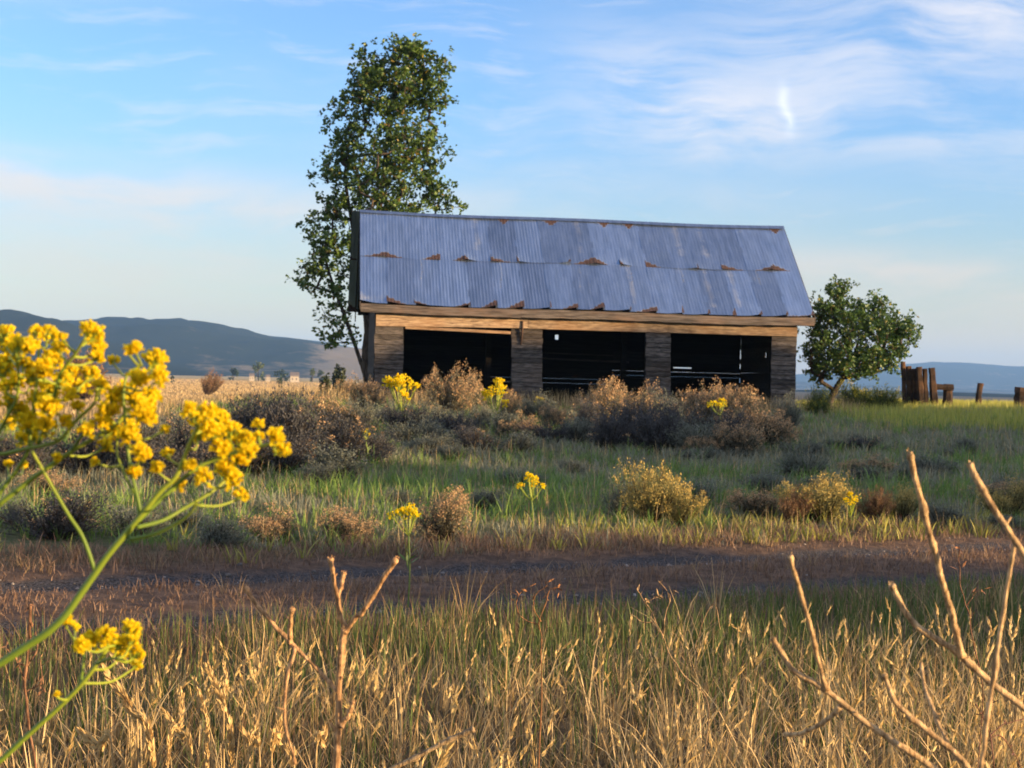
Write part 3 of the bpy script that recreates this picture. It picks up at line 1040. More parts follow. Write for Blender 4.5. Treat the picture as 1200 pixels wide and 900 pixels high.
def bushy(name, label, cat, px, base_y, h_px, w_px, D, greens, nleaf, leaf, group=None, shape='dome', stems=True):
    b = P(px, base_y, D)
    root = (b.x, b.y, hz(b.x, b.y) if D < 2500 else b.z)
    top = P(px, base_y - h_px, D)
    h = top.z - root[2]
    w = w_px * D / F / 2
    t = empty(name, root, 0, label, cat, group)
    g0, g1 = (np.array(x) for x in greens)
    mb = MB()
    nc = max(8, nleaf // 14)
    u = rng.random(nc)
    th = rng.random(nc) * 2 * math.pi
    if shape == 'cone':
        rad = w * (1 - u) ** 0.8 * np.sqrt(rng.random(nc))
        zz = h * (0.12 + 0.88 * u)
    elif shape == 'column':
        rad = w * np.sqrt(rng.random(nc)) * (1 - 0.5 * u ** 3)
        zz = h * (0.1 + 0.9 * u)
    else:
        cz = u * 1.0
        rad = w * np.sqrt(np.clip(1 - (cz * 1.25 - 0.28) ** 2, 0, 1)) * rng.random(nc) ** 0.4
        zz = h * (0.15 + 0.85 * cz)
    cen = np.stack([rad * np.cos(th), rad * np.sin(th), zz], 1)
    cen += rng.normal(size=cen.shape) * w * 0.10
    c = np.repeat(cen, 14, axis=0) + rng.normal(size=(nc * 14, 3)) * np.array((w * .13, w * .13, h * .06))
    k = rng.random((len(c), 1)) * 0.5 + np.repeat(rng.random((nc, 1)), 14, 0) * 0.5
    leaf_quads(mb, c, rng.normal(size=c.shape) + np.array((0, 0, .6)), leaf * rng.uniform(.6, 1.3, len(c)), g0 * (1 - k) + g1 * k)
    mb.build('crown', M['leaf'], t)
    if stems:
        mb = MB()
        for k in range(3):
            e = cen[rng.integers(nc)]
            mb.tube([(0, 0, -0.05 * h), (e[0] * .3, e[1] * .3, e[2] * .5), e], [h * .03, h * .02, h * .008], 5)
        mb.build('trunk', M['bark'], t)
    return t


dk = [(0.018, 0.032, 0.014), (0.05, 0.075, 0.025)]
gd = [(0.05, 0.075, 0.02), (0.12, 0.14, 0.035)]
fr = 'trees round the distant farmstead'
bushy('distant_tree', 'dark twin clump of trees at the left end of the distant farmstead', 'tree', 273, 442, 9, 13, 800, dk, 260, 1.1, fr)
bushy('distant_tree', 'tallest round green tree between the pale distant farm houses', 'tree', 303, 443, 17, 15, 790, gd, 320, 1.1, fr)
bushy('distant_tree', 'low wide dark row of trees left of the largest farm house', 'tree', 330, 443, 8, 22, 805, dk, 300, 1.1, fr)
bushy('distant_tree', 'golden green pointed tree right of the largest farm house', 'tree', 366, 443, 11, 10, 780, gd, 220, 1.0, fr, 'cone')
bushy('distant_tree', 'dark bluish round tree furthest right of the distant farmstead', 'tree', 376, 444, 9, 11, 800, dk, 240, 1.1, fr)
bushy('field_bush', 'lone dark round bush standing in the golden field below the farmstead', 'bush', 328, 449, 5, 7, 330, dk, 200, 0.35, None)
bushy('field_bush', 'small dark bush at the far left edge of the golden field', 'bush', 202, 445, 4, 6, 420, dk, 140, 0.4, None)
bushy('young_conifer', 'grey green upright conifer left of the shed corner', 'tree', 397, 452, 20, 16, 95, [(0.03, 0.045, 0.03), (0.085, 0.10, 0.06)], 900, 0.22, None, 'column')
bushy('young_conifer', 'smaller ragged green conifer further left beside the upright one', 'tree', 382, 455, 12, 18, 90, [(0.03, 0.045, 0.022), (0.075, 0.09, 0.035)], 700, 0.18, None)


def farm_house(px, base_y, w_px, h_px, D, label):
    b = P(px, base_y, D)
    w, h = w_px * D / F, h_px * D / F
    z0 = hz(b.x, b.y)
    h = P(px, base_y - h_px, D).z - z0
    t = empty('farm_house', (b.x, b.y, z0), R(12), label, 'house', 'pale houses of the distant farmstead')
    mb = MB()
    mb.box((0, 0, h * .3), (w, w * .8, h * .6 + .5))
    for s in (-1, 1):
        mb.add([(s * w / 2, -w * .4, h * .6), (s * w / 2, w * .4, h * .6), (s * w / 2, 0, h * .97)], [(0, 1, 2)])
    mb.build('wall', M['wall_pale'], t)
    mb = MB()
    for s in (-1, 1):
        mb.add([(-w * .54, s * w * .46, h * .57), (w * .54, s * w * .46, h * .57), (w * .54, 0, h * 1.0), (-w * .54, 0, h * 1.0)], [(0, 1, 2, 3)])
    mb.build('roof', M['roof_dark'], t)
    for k in (-.25, .2):
        mb = MB()
        mb.box((w * k, -w * .405, h * .33), (w * .14, .06, h * .22))
        mb.build('window', M['roof_dark'], t)


farm_house(295, 443.5, 6, 6, 780, 'small pale house left of the round green tree far across the field')
farm_house(314, 444, 5, 5, 770, 'smallest pale outbuilding just right of the round green tree far away')
farm_house(345, 445, 10, 9, 760, 'largest pale house of the distant farmstead at the foot of the hills')

# ------------------------------------------------------------------ fence remains
def fpost(name, label, x0, y0, x1, y1, D, wpx, sides=7, tp=0.9, group=None, flat=False, mi='post'):
    """post from ground pixel (x0,y0) to top (x1,y1)"""
    a, b = np.array(P(x0, y0, D)), np.array(P(x1, y1, D))
    a[2] = hz(a[0], a[1]) - 0.25
    r = wpx * D / F / 2
    pts = spline([a, a * .5 + b * .5 + rng.normal(size=3) * r * .2, b], 9)
    mb = MB()
    mb.tube(pts, np.linspace(r, r * tp, 9) * (1 + rng.uniform(-.08, .08, 9)), sides, (1, 1, 1), wob=0.16)
    o = mb.build(name, M[mi], origin=a)
    return o


cf = empty('broken_fence', P(1082, 478, 46.0), 0, 'dark cluster of leaning split boards and rail left from a broken corral fence', 'fence')
cf.location.z = hz(cf.location.x, cf.location.y)


def under(o, root):
    loc = o.location - root.location
    o.parent = root
    o.location = loc
    return o


DF = 46.0
under(fpost('tall_post', '', 1061, 478, 1058, 424, DF, 6), cf)
for x0, x1, yt, w in ((1068, 1065, 429, 10), (1074, 1071, 432, 9), (1081, 1077, 430, 10), (1089, 1084, 432, 7.5), (1096, 1092, 431, 10.5)):
    under(fpost('split_board', '', x0, 479, x1, yt, DF + rng.uniform(-.25, .25), w, 5, 0.8), cf)
mb = MB()
a, b = np.array(P(1094, 453.5, DF - .1)), np.array(P(1117, 454, DF - .1))
mb.tube([a, (a + b) / 2, b], [.11, .10, .11], 6, wob=.1)
r_ = mb.build('rail', M['post'])
r_.parent = cf
r_.location = -cf.location
under(fpost('end_post', '', 1109, 482, 1111, 450, DF, 12, 7), cf)
gp = 'lone posts of the old corral fence'
for nm, lb, a in (('fence_post', 'thin dark fence post standing alone against the blue mountain', (1146.5, 482, 1149, 449, 47.0, 8)),
                  ('fence_post', 'thick sunlit brown post stump at the right edge of the picture', (1194, 492, 1197, 454, 43.0, 16))):
    tag(fpost(nm, lb, *a), lb, 'fence post', gp)

# ------------------------------------------------------------------ shrubs
def slivers(mb, p, d, ln, wd, col):
    """small pointed leaves: p base, d unit direction"""
    n = len(p)
    d = d / (np.linalg.norm(d, axis=1)[:, None] + 1e-9)
    s = np.cross(d, rng.normal(size=(n, 3)))
    s /= np.linalg.norm(s, axis=1)[:, None] + 1e-9
    ln = np.asarray(ln)[:, None]
    wd = np.asarray(wd)[:, None] * 0.5
    v = np.stack([p, p + d * ln * .45 + s * wd, p + d * ln, p + d * ln * .45 - s * wd], 1).reshape(-1, 3)
    f = np.arange(n)[:, None] * 4 + np.array([[0, 1, 2, 3]])
    mb.add(v, f, np.repeat(col, 4, axis=0))


def shrub_meshes(kind, seed):
    """stems, foliage and (some kinds) dry seed heads for a shrub one metre tall and one wide"""
    global rng
    keep = rng
    rng = np.random.default_rng(seed)
    pal = {'sage': ((0.085, 0.098, 0.078), (0.22, 0.23, 0.18)), 'dark': ((0.034, 0.037, 0.039), (0.105, 0.100, 0.102)),
           'rabbit': ((0.085, 0.085, 0.060), (0.21, 0.19, 0.125)), 'gold': ((0.12, 0.13, 0.05), (0.34, 0.28, 0.10)),
           'green': ((0.045, 0.075, 0.022), (0.15, 0.18, 0.04)), 'dry': ((0.10, 0.065, 0.04), (0.22, 0.14, 0.08))}[kind]
    heads = {'sage': 0.0, 'dark': 0.05, 'rabbit': 0.75, 'gold': 0.5, 'green': 0.12, 'dry': 0.5}[kind]
    nst = 250
    nb = rng.integers(6, 10)
    bth = rng.random(nb) * 6.28
    bo = np.stack([np.cos(bth), np.sin(bth)], 1) * rng.uniform(.08, .42, (nb, 1))
    bh = rng.uniform(.50, 1.0, nb)
    bh[0] = 1.0
    st, fo, hd = MB(), MB(), MB()
    P_, D_, L_, Wd, C_ = [], [], [], [], []
    Hp, Hd, Hl, Hw, Hc = [], [], [], [], []
    c0, c1 = (np.array(x) for x in pal)
    for k in range(nst):
        b = rng.integers(nb)
        r = 0.26 * math.sqrt(rng.random())
        th = rng.random() * 6.28
        ex = bo[b, 0] + r * math.cos(th)
        ey = bo[b, 1] + r * math.sin(th)
        ez = bh[b] * (0.50 + 0.48 * math.sqrt(max(0, 1 - (r / .30) ** 2))) * rng.choice((rng.uniform(.7, 1.0), rng.uniform(.9, 1.18)))
        if kind in ('sage', 'green', 'rabbit', 'dark') and rng.random() < 0.3:
            ez *= rng.uniform(.35, .8)
            ex *= 1.25
            ey *= 1.25
        pts = spline([(ex * .08, ey * .08, -0.03), (ex * .55, ey * .55, ez * .40), (ex, ey, ez)], 7)
        if k % 2 == 0:
            st.tube(pts[:6], np.linspace(.010, .004, 6), 3, (0.75, 0.7, 0.65), cap=False)
        # leafy sprigs on the upper part
        nl = rng.integers(22, 34)
        t = rng.uniform(0.32, 1.0, nl) ** 0.8 * 5.999
        i = t.astype(int)
        u = (t - i)[:, None]
        p = pts[i] * (1 - u) + pts[np.minimum(i + 1, 6)] * u + rng.normal(size=(nl, 3)) * .022
        tn = pts[np.minimum(i + 1, 6)] - pts[i]
        tn /= np.linalg.norm(tn, axis=1)[:, None]
        P_.append(p)
        D_.append(tn * .9 + rng.normal(size=(nl, 3)) * .55 + np.array((0, 0, .3)))
        L_.append(rng.uniform(.035, .08, nl))
        Wd.append(rng.uniform(.008, .018, nl))
        q_ = np.clip(rng.random() * .6 + rng.random((nl, 1)) * .55, 0, 1)
        C_.append(c0 * (1 - q_) + c1 * q_)
        if rng.random() < heads:
            m_ = rng.integers(12, 22)
            Hp.append(pts[6] + rng.normal(size=(m_, 3)) * np.array((.022, .022, .045)))
            Hd.append(rng.normal(size=(m_, 3)) * .6 + np.array((0, 0, 1.0)))
            Hl.append(rng.uniform(.02, .055, m_))
            Hw.append(rng.uniform(.010, .022, m_))
            q_ = rng.random((m_, 1))
            a_, b_ = {'gold': ((.42, .30, .09), (.55, .40, .12)), 'dry': ((.20, .10, .05), (.34, .19, .09)), 'green': ((.45, .36, .03), (.6, .5, .04))}.get(kind, ((.40, .24, .13), (.56, .37, .19)))
            Hc.append(np.array(a_) * (1 - q_) + np.array(b_) * q_)
    slivers(fo, np.concatenate(P_), np.concatenate(D_), np.concatenate(L_), np.concatenate(Wd), np.concatenate(C_))
    out = [('stems', st, M['bark']), ('foliage', fo, M['sage'])]
    if Hp:
        slivers(hd, np.concatenate(Hp), np.concatenate(Hd), np.concatenate(Hl), np.concatenate(Hw), np.concatenate(Hc))
        out.append(('seed_heads', hd, M['sage']))
    rng = keep
    return out


PROTO = {}


def shrub(kind, px, base, h_px, w_px, label, group=None, D=None, var=None, rz=None, name=None, sink=0.0):
    cat = 'shrub'
    nm = name or {'sage': 'sagebrush', 'dark': 'sagebrush', 'rabbit': 'rabbitbrush', 'gold': 'golden_shrub', 'green': 'green_shrub', 'dry': 'dry_shrub'}[kind]
    if D is None:
        g = hit(px, base)
    else:
        b = P(px, base, D)
        g = Vector((b.x, b.y, hz(b.x, b.y)))
    s = g.y / F
    var = random.randrange(4) if var is None else var
    key = (kind, var)
    if key not in PROTO:
        t = empty(nm)
        for pn, b, mm in shrub_meshes(kind, 100 * var + len(kind) * 7 + ord(kind[0])):
            b.build(pn, mm, t)
        PROTO[key] = t
    else:
        t = copy_tree(PROTO[key])
        t.name = nm
    for k in ('label', 'category', 'group'):
        if k in t:
            del t[k]
    tag(t, label, cat, group)
    t.location = (g.x, g.y, g.z - sink)
    t.rotation_euler = (0, 0, random.random() * 6.28 if rz is None else rz)
    w = w_px * s / 0.95
    t.scale = (w, w, h_px * s * 1.06)
    return t


gd_, gm, gt = 'dark sagebrush massed left of the shed', 'rabbitbrush and sage massed before the two right bays', 'brush growing before the left bay'
shrub('dark', 292, 542, 78, 92, 'large dark sagebrush just right of the near yellow flowers', gd_)
shrub('dark', 348, 548, 86, 100, 'tallest dark sagebrush in the middle of the dark mass', gd_)
shrub('dark', 402, 545, 62, 90, 'dark sagebrush below the golden tufted one left of the shed', gd_)
shrub('dark', 318, 505, 46, 70, 'dark sagebrush behind the tallest one, against the golden field', gd_)
shrub('dark', 232, 548, 62, 90, 'dark sagebrush half hidden by the right flower head', gd_)
shrub('dark', 165, 552, 66, 96, 'dark sagebrush showing under the main mass of yellow flowers', gd_)
shrub('dark', 96, 555, 62, 96, 'dark sagebrush behind the yellow flower stems near the left edge', gd_)
shrub('dark', 26, 560, 56, 90, 'leftmost dark sagebrush at the edge of the picture', gd_)
shrub('rabbit', 386, 508, 42, 58, 'golden tufted rabbitbrush lit by the sun among dark sagebrush')
shrub('sage', 420, 506, 42, 50, 'grey sagebrush between the golden rabbitbrush and the shed corner')
shrub('rabbit', 432, 482, 38, 44, 'tan rabbitbrush at the foot of the left shed corner')
shrub('rabbit', 410, 472, 24, 38, 'low tan rabbitbrush left of the shed corner beside the conifers')
shrub('rabbit', 522, 486, 52, 54, 'orange topped rabbitbrush standing before the left bay', gt)
shrub('rabbit', 556, 482, 42, 44, 'second orange rabbitbrush beside the yellow flower clump', gt)
shrub('sage', 520, 506, 34, 58, 'round blue grey sagebrush under the orange topped one', gt)
shrub('sage', 566, 506, 30, 50, 'blue grey sagebrush under the right yellow flower clump', gt)
shrub('sage', 628, 492, 34, 46, 'round grey sagebrush at the foot of the second pier', gt)
shrub('rabbit', 600, 492, 32, 30, 'small tan rabbitbrush left of the round grey one at the second pier', gt)
shrub('rabbit', 654, 504, 28, 36, 'low tan rabbitbrush under the middle bay', gt)
shrub('dark', 472, 512, 40, 60, 'dark green sagebrush beneath the left yellow flower clump', gt)
shrub('dark', 560, 528, 28, 64, 'low dark sagebrush lowest of those before the left bay', gt)
shrub('sage', 500, 532, 26, 60, 'low grey sagebrush left of the lowest dark one', gt)
shrub('rabbit', 708, 508, 60, 58, 'orange topped rabbitbrush at the left end of the right hand mass', gm)
shrub('dark', 688, 512, 44, 44, 'dark sagebrush beside the left end of the right hand mass', gm)
shrub('rabbit', 746, 500, 46, 60, 'orange topped rabbitbrush at the foot of the third pier', gm)
shrub('dark', 738, 524, 56, 70, 'dark grey sagebrush front left in the right hand mass', gm)
shrub('dark', 792, 528, 60, 76, 'dark grey sagebrush front middle in the right hand mass', gm)
shrub('sage', 776, 510, 48, 54, 'grey green sagebrush between orange tops under the right bay', gm)
shrub('rabbit', 818, 506, 54, 66, 'orange rabbitbrush in the middle of the right bay', gm)
shrub('rabbit', 868, 506, 50, 56, 'orange rabbitbrush under the right side of the right bay', gm)
shrub('rabbit', 884, 525, 60, 76, 'largest rounded orange rabbitbrush in front at the right', gm)
shrub('dark', 842, 528, 48, 60, 'dark sagebrush left of the largest orange one', gm)
shrub('sage', 924, 506, 46, 34, 'rounded grey green sagebrush at the foot of the last pier', gm)
shrub('sage', 650, 474, 22, 40, 'grey sagebrush growing inside the left of the middle bay', None)
shrub('green', 1008, 484, 34, 66, 'yellow green shrub under the leaning tree')
shrub('green', 956, 486, 34, 34, 'yellow green shrub between the last pier and the leaning trunk')
shrub('green', 1036, 484, 30, 56, 'low pale green shrub right of the leaning trunk')
shrub('gold', 762, 613, 66, 74, 'half lit golden bush standing alone beyond the track')
shrub('sage', 733, 608, 52, 50, 'grey shaded bush on the left of the lone golden one')
shrub('gold', 796, 616, 38, 52, 'low golden bush at the right foot of the lone one')
shrub('gold', 962, 612, 52, 88, 'wide leaning golden bush on the right beyond the track')
shrub('dry', 924, 614, 38, 44, 'small red brown weed left of the wide golden bush')
shrub('dry', 1024, 612, 38, 40, 'red brown weed right of the wide golden bush')
shrub('gold', 1056, 610, 38, 60, 'third golden bush between the red brown weed and the dead stalk')
shrub('gold', 1178, 610, 46, 64, 'golden green bush at the right edge beyond the track')
shrub('sage', 942, 560, 40, 60, 'grey green tufted sagebrush behind the wide golden bush')
shrub('sage', 1092, 556, 26, 60, 'low grey sagebrush on the right between stalk and fence')
shrub('dark', 62, 632, 58, 110, 'purple grey bush on the left under the flower stems')
shrub('sage', 166, 630, 40, 80, 'low grey bush left of the main flower stem')
shrub('rabbit', 524, 634, 58, 66, 'grey bush with tan tips right of the yellow flower stalk')
shrub('rabbit', 324, 634, 38, 74, 'low tan topped bush on the left of the track edge')
shrub('rabbit', 400, 632, 34, 70, 'second low tan topped bush by the track edge')
shrub('sage', 250, 642, 36, 84, 'low grey bush right of the main flower stem by the track')
shrub('sage', 462, 596, 24, 60, 'low grey bush behind the yellow flower stalk')
shrub('dry', 242, 464, 26, 30, 'leafless red brown bush standing in the golden field', None, None, name='bare_bush')
shrub('dry', 96, 470, 52, 62, 'red brown bare bush in the field behind the yellow flowers', None, None, name='bare_bush')
shrub('sage', 470, 472, 20, 40, 'grey brush at the foot of the left pier')
# more of the band before the shed, closing it into one ragged mass
for px, py, hh, ww, kd in ((448, 500, 30, 60, 'sage'), (486, 520, 34, 70, 'sage'), (535, 515, 32, 70, 'dark'), (590, 512, 30, 60, 'sage'), (618, 514, 28, 60, 'rabbit'), (640, 520, 26, 60, 'dark'),
                           (672, 520, 34, 60, 'sage'), (712, 526, 40, 66, 'dark'), (766, 530, 46, 76, 'dark'), (816, 532, 42, 70, 'sage'), (866, 534, 36, 70, 'rabbit'), (908, 524, 38, 54, 'rabbit'), (330, 556, 50, 110, 'dark'),
                           (270, 556, 46, 100, 'dark'), (390, 560, 38, 100, 'sage'), (200, 560, 44, 100, 'dark'), (436, 540, 34, 70, 'dark'), (604, 528, 22, 70, 'sage'), (700, 478, 26, 40, 'rabbit'), (800, 476, 26, 44, 'rabbit'), (848, 484, 30, 44, 'rabbit')):
    shrub(kd, px, py, hh, ww, {'sage': 'grey sagebrush filling the ragged brush band before the shed', 'dark': 'mauve grey sagebrush filling the ragged brush band before the shed',
                               'rabbit': 'tan topped rabbitbrush filling the ragged brush band before the shed'}[kd], 'brush band before the shed')
# scattered low brush over the meadow
k = 0
gl = 'low brush scattered over the meadow'
while k < 46:
    px, py = random.uniform(-60, 1260), 520 + 100 * random.random() ** 1.3
    if any(abs(px - x) < 45 and abs(py - y) < 22 for x, y in ((760, 610), (960, 610), (622, 600), (480, 640))):
        continue
    if 300 < px < 720 and py > 560 and random.random() < 0.7:
        continue
    k += 1
    kd = random.choice(('sage', 'sage', 'sage', 'rabbit', 'dark'))
    shrub(kd, px, py, random.uniform(12, 26) * (0.6 + (py - 500) / 160), random.uniform(40, 72) * (0.7 + (py - 500) / 200),
          {'sage': 'low grey sagebrush clump scattered in the meadow grass', 'dark': 'low dark sagebrush clump scattered in the meadow grass',
           'rabbit': 'low tan tipped rabbitbrush clump scattered in the meadow grass'}[kd], gl)


# ------------------------------------------------------------------ grass
def blades(mb, base, h, w, az, lean, c0, c1, segs=3, curve=1.6):
    n = len(base)
    dx, dy = np.cos(az), np.sin(az)
    sx_, sy_ = -dy, dx
    tw = rng.uniform(-.9, .9, n)
    wx, wy = np.cos(az + math.pi / 2 + tw), np.sin(az + math.pi / 2 + tw)
    vs, cs = [], []
    for k in range(segs + 1):
        t = k / segs
        out = lean * h * t ** curve
        up = h * np.sqrt(np.clip(1 - (lean * t) ** 2 * 0.55, 0.15, 1)) * t
        c = base + np.stack([dx * out, dy * out, up], 1)
        ww = w * 0.5 * (1 - t ** 1.8 * 0.92)
        off = np.stack([wx * ww, wy * ww, np.zeros(n)], 1)
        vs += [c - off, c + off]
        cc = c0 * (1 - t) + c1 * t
        cs += [cc, cc]
    m_ = 2 * (segs + 1)
    v = np.stack(vs, 1).reshape(-1, 3)
    c = np.stack(cs, 1).reshape(-1, 3)
    o = np.arange(n)[:, None] * m_
    f = np.concatenate([o + np.array([[2 * k, 2 * k + 1, 2 * k + 3, 2 * k + 2]]) for k in range(segs)])
    mb.add(v, f, c)


def field(n, y0, y1, pw=1.0, xm=1.6, k=0.34):
    """random points in the seen wedge; density falls with distance for pw > 1"""
    u = rng.random(n)
    if pw == 0:
        y = np.sqrt(y0 ** 2 + (y1 ** 2 - y0 ** 2) * u)
    else:
        a = 2 - pw
        y = (y0 ** a + (y1 ** a - y0 ** a) * u) ** (1 / a) if abs(a) > 1e-6 else y0 * (y1 / y0) ** u
    x = rng.uniform(-1, 1, n) * (k * y + xm)
    return x, y


def clump(x, y, size, nper):
    """turn points into tuft members"""
    n = len(x)
    X = np.repeat(x, nper)
    Y = np.repeat(y, nper)
    th = rng.random(n * nper) * 2 * math.pi
    r = np.abs(rng.normal(size=n * nper)) * size
    return X + r * np.cos(th), Y + r * np.sin(th), th, r


def mixc(a, b, t):
    return np.asarray(a) * (1 - t) + np.asarray(b) * t


def grow(mb, x, y, h, w, lean, lo, hi, azb=None, spread=3.14, base_dark=0.8, segs=3, tipc=None):
    n = len(x)
    az_ = rng.random(n) * 6.283 if azb is None else azb + rng.normal(size=n) * spread
    t = rng.random((n, 1))
    c = mixc(lo, hi, t)
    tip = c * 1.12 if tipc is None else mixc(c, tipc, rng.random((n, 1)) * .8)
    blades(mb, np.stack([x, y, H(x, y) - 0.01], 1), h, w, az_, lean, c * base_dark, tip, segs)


def seeds(mb, x, y, h, hl, hw, az_, lean, col, head):
    """thin culm with a narrow seed spike of overlapping spikelets"""
    n = len(x)
    base = np.stack([x, y, H(x, y)], 1)
    d = np.stack([np.cos(az_), np.sin(az_), np.zeros(n)], 1)
    tops = base + d * (lean * h)[:, None] + np.array([0, 0, 1.0]) * (h * np.sqrt(1 - np.clip(lean, 0, .9) ** 2 * .5))[:, None]
    blades(mb, base, h * 1.0, np.full(n, .0022), az_, lean, col * .8, col, 3)
    ax = d * (0.25 + lean[:, None] * 1.3) + np.array((0, 0, 1.0))
    ax /= np.linalg.norm(ax, axis=1)[:, None]
    for k in range(7):
        t = k / 6.0
        prof = (0.55 + 0.9 * t - 1.25 * t * t) * 1.2
        p = tops + ax * (hl * t * .8)[:, None] - ax * (hl * .25)[:, None]
        for s in (0, 1):
            dd = ax * 1.0 + rng.normal(size=(n, 3)) * .13
            slivers(mb, p + rng.normal(size=(n, 3)) * .0012, dd, hl * .34, hw * prof, head * rng.uniform(.8, 1.15, (n, 1)))


straw0, straw1 = np.array((0.33, 0.215, 0.09)), np.array((0.70, 0.51, 0.25))
gold0, gold1 = np.array((0.48, 0.33, 0.12)), np.array((0.66, 0.48, 0.22))
grn0, grn1 = np.array((0.035, 0.075, 0.016)), np.array((0.12, 0.17, 0.040))
yg0, yg1 = np.array((0.16, 0.17, 0.035)), np.array((0.34, 0.31, 0.07))
gry0, gry1 = np.array((0.135, 0.145, 0.095)), np.array((0.31, 0.31, 0.22))

# foreground: dry bunch grass with green blades in it
mb = MB()
x, y = field(2400, 1.6, 8.6, 0.6, 1.3)
s = track_s(x, y)
dens = vnoise(x, y, 1.7, 5.0)
ok = (s < -1.35) & (rng.random(len(x)) < 0.62 + 0.5 * dens) & (rng.random(len(x)) < np.clip((-s - 3.0) / 1.2, 0.07, 1))
x, y = x[ok], y[ok]
tall = np.repeat(np.where(rng.random(len(x)) < .3, rng.uniform(1.05, 1.5, len(x)), rng.uniform(.4, .75, len(x))), 17)
X, Y, th, r = clump(x, y, 0.055, 17)
n = len(X)
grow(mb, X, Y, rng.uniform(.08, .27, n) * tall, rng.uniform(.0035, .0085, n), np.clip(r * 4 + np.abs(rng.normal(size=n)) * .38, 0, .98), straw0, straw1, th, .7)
x, y = field(13000, 1.8, 8.6, 0.5, 1.3)
ok = track_s(x, y) < -1.9
x, y = x[ok], y[ok]
n = len(x)
grow(mb, x, y, rng.uniform(.05, .17, n), rng.uniform(.003, .006, n), np.abs(rng.normal(size=n)) * .4, straw0 * .8, straw1 * .85)
x, y = field(11000, 2.2, 8.4, 0.5, 1.3)
gmask = vnoise(x, y, 1.1, 9.0)
ok = (track_s(x, y) < -1.4) & (rng.random(len(x)) < 0.45 + 0.6 * gmask)
x, y = x[ok], y[ok]
n = len(x)
grow(mb, x, y, rng.uniform(.07, .22, n), rng.uniform(.003, .0065, n), np.abs(rng.normal(size=n)) * .32, grn0, grn1, tipc=np.array((.22, .21, .06)))
# seed spikes
x, y = field(900, 2.4, 8.0, 0.5, 1.3)
s = track_s(x, y)
ok = (s < -3.4) & (rng.random(len(x)) < np.clip(.36 + 1.1 * vnoise(x, y, 1.9, 3.3), .05, 1))
x, y = x[ok], y[ok]
X, Y, th, r = clump(x, y, 0.07, 6)
n = len(X)
hd_ = mixc(gold0, gold1, rng.random((n, 1)))
seeds(mb, X, Y, rng.uniform(.16, .40, n) * np.where(track_s(X, Y) > -4.0, .75, 1), rng.uniform(.045, .085, n), rng.uniform(.0075, .012, n), th * .35 + rng.normal(size=n) * .8, np.abs(rng.normal(size=n)) * .38, hd_ * .8, hd_)
# litter of bent dead blades near the soil
x, y = field(15000, 1.8, 8.0, 0.5, 1.3)
ok = track_s(x, y) < -3.0
x, y = x[ok], y[ok]
n = len(x)
grow(mb, x, y, rng.uniform(.08, .20, n), rng.uniform(.0025, .005, n), rng.uniform(.6, 1.0, n), straw0 * .7, straw1 * .9)
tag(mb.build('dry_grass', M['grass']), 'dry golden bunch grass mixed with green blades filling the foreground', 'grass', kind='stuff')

# green strip on the near side of the track
mb = MB()
x, y = field(38000, 4.2, 13.0, 0.3, 1.6)
s = track_s(x, y)
edge = -1.08 + .22 * vnoise(x, y, 1.6, 7.7)
ok = (s < edge) & (s > -4.6) & (rng.random(len(x)) < np.clip((s + 4.4) / 1.2, .10, 1) * np.clip(.75 + .14 * x + .5 * vnoise(x, y, 1.5, 7.4), .25, 1))
x, y, s = x[ok], y[ok], s[ok]
n = len(x)
hh = rng.uniform(.07, .23, n) * np.clip(.50 + (-s - 1.2) * .55, .4, 1.0)
grow(mb, x, y, hh, rng.uniform(.004, .008, n), np.abs(rng.normal(size=n)) * .25, grn0 * .9, grn1, tipc=np.array((.20, .23, .06)))
x, y = field(20000, 4.2, 13.0, 0.3, 1.6)
s = track_s(x, y)
ok = (s < -1.35) & (s > -4.4) & (rng.random(len(x)) < np.clip(.55 - .3 * x + .6 * vnoise(x, y, 1.5, 4.4), .12, 1))
x, y = x[ok], y[ok]
n = len(x)
grow(mb, x, y, rng.uniform(.08, .26, n), rng.uniform(.0025, .004, n), np.abs(rng.normal(size=n)) * .35, np.array((.16, .09, .045)), np.array((.40, .25, .12)))
tag(mb.build('green_grass', M['grass']), 'dark green grass strip along the near side of the track', 'grass', kind='stuff')

# short dead ground cover of the track and its verges
mb = MB()
x, y = field(120000, 5.5, 17.0, 0.4, 2.0)
s = track_s(x, y)
rut = np.minimum(np.abs(s - .72), np.abs(s + .72))
pr = np.clip((rut - .20) / .12, .012, 1) * (np.abs(s) < 2.1)
ok = rng.random(len(x)) < pr
x, y, s = x[ok], y[ok], s[ok]
n = len(x)
grow(mb, x, y, rng.uniform(.015, .08, n) * (.6 + .8 * sst(.5 + .8 * vnoise(x, y, 2.2, 6.1))) * (1 + .5 * (np.abs(s) > 1.2)), rng.uniform(.004, .008, n), rng.uniform(.2, .9, n), np.array((.11, .064, .044)), np.array((.36, .225, .145)))
tag(mb.build('dead_ground_cover', M['grass']), 'short red brown dead growth between and beside the wheel ruts', 'grass', kind='stuff')

# dry tufts breaking both edges and the crown of the track
mb = MB()
x, y = field(900, 5.5, 16.0, 0.4, 2.0)
s = track_s(x, y)
ok = (np.minimum(np.minimum(np.abs(s - 1.35), np.abs(s + 1.2)), np.abs(s) + .12) < .26)
x, y = x[ok], y[ok]
X, Y, th, r = clump(x, y, .045, 14)
n = len(X)
grow(mb, X, Y, rng.uniform(.04, .15, n), rng.uniform(.003, .006, n), np.clip(r * 7 + rng.uniform(.1, .5, n), 0, .98), np.array((.20, .12, .06)), np.array((.48, .33, .17)), th, .6)
tag(mb.build('dry_tufts', M['grass']), 'ragged dry grass tufts breaking the edges and crown of the track', 'grass', kind='stuff')

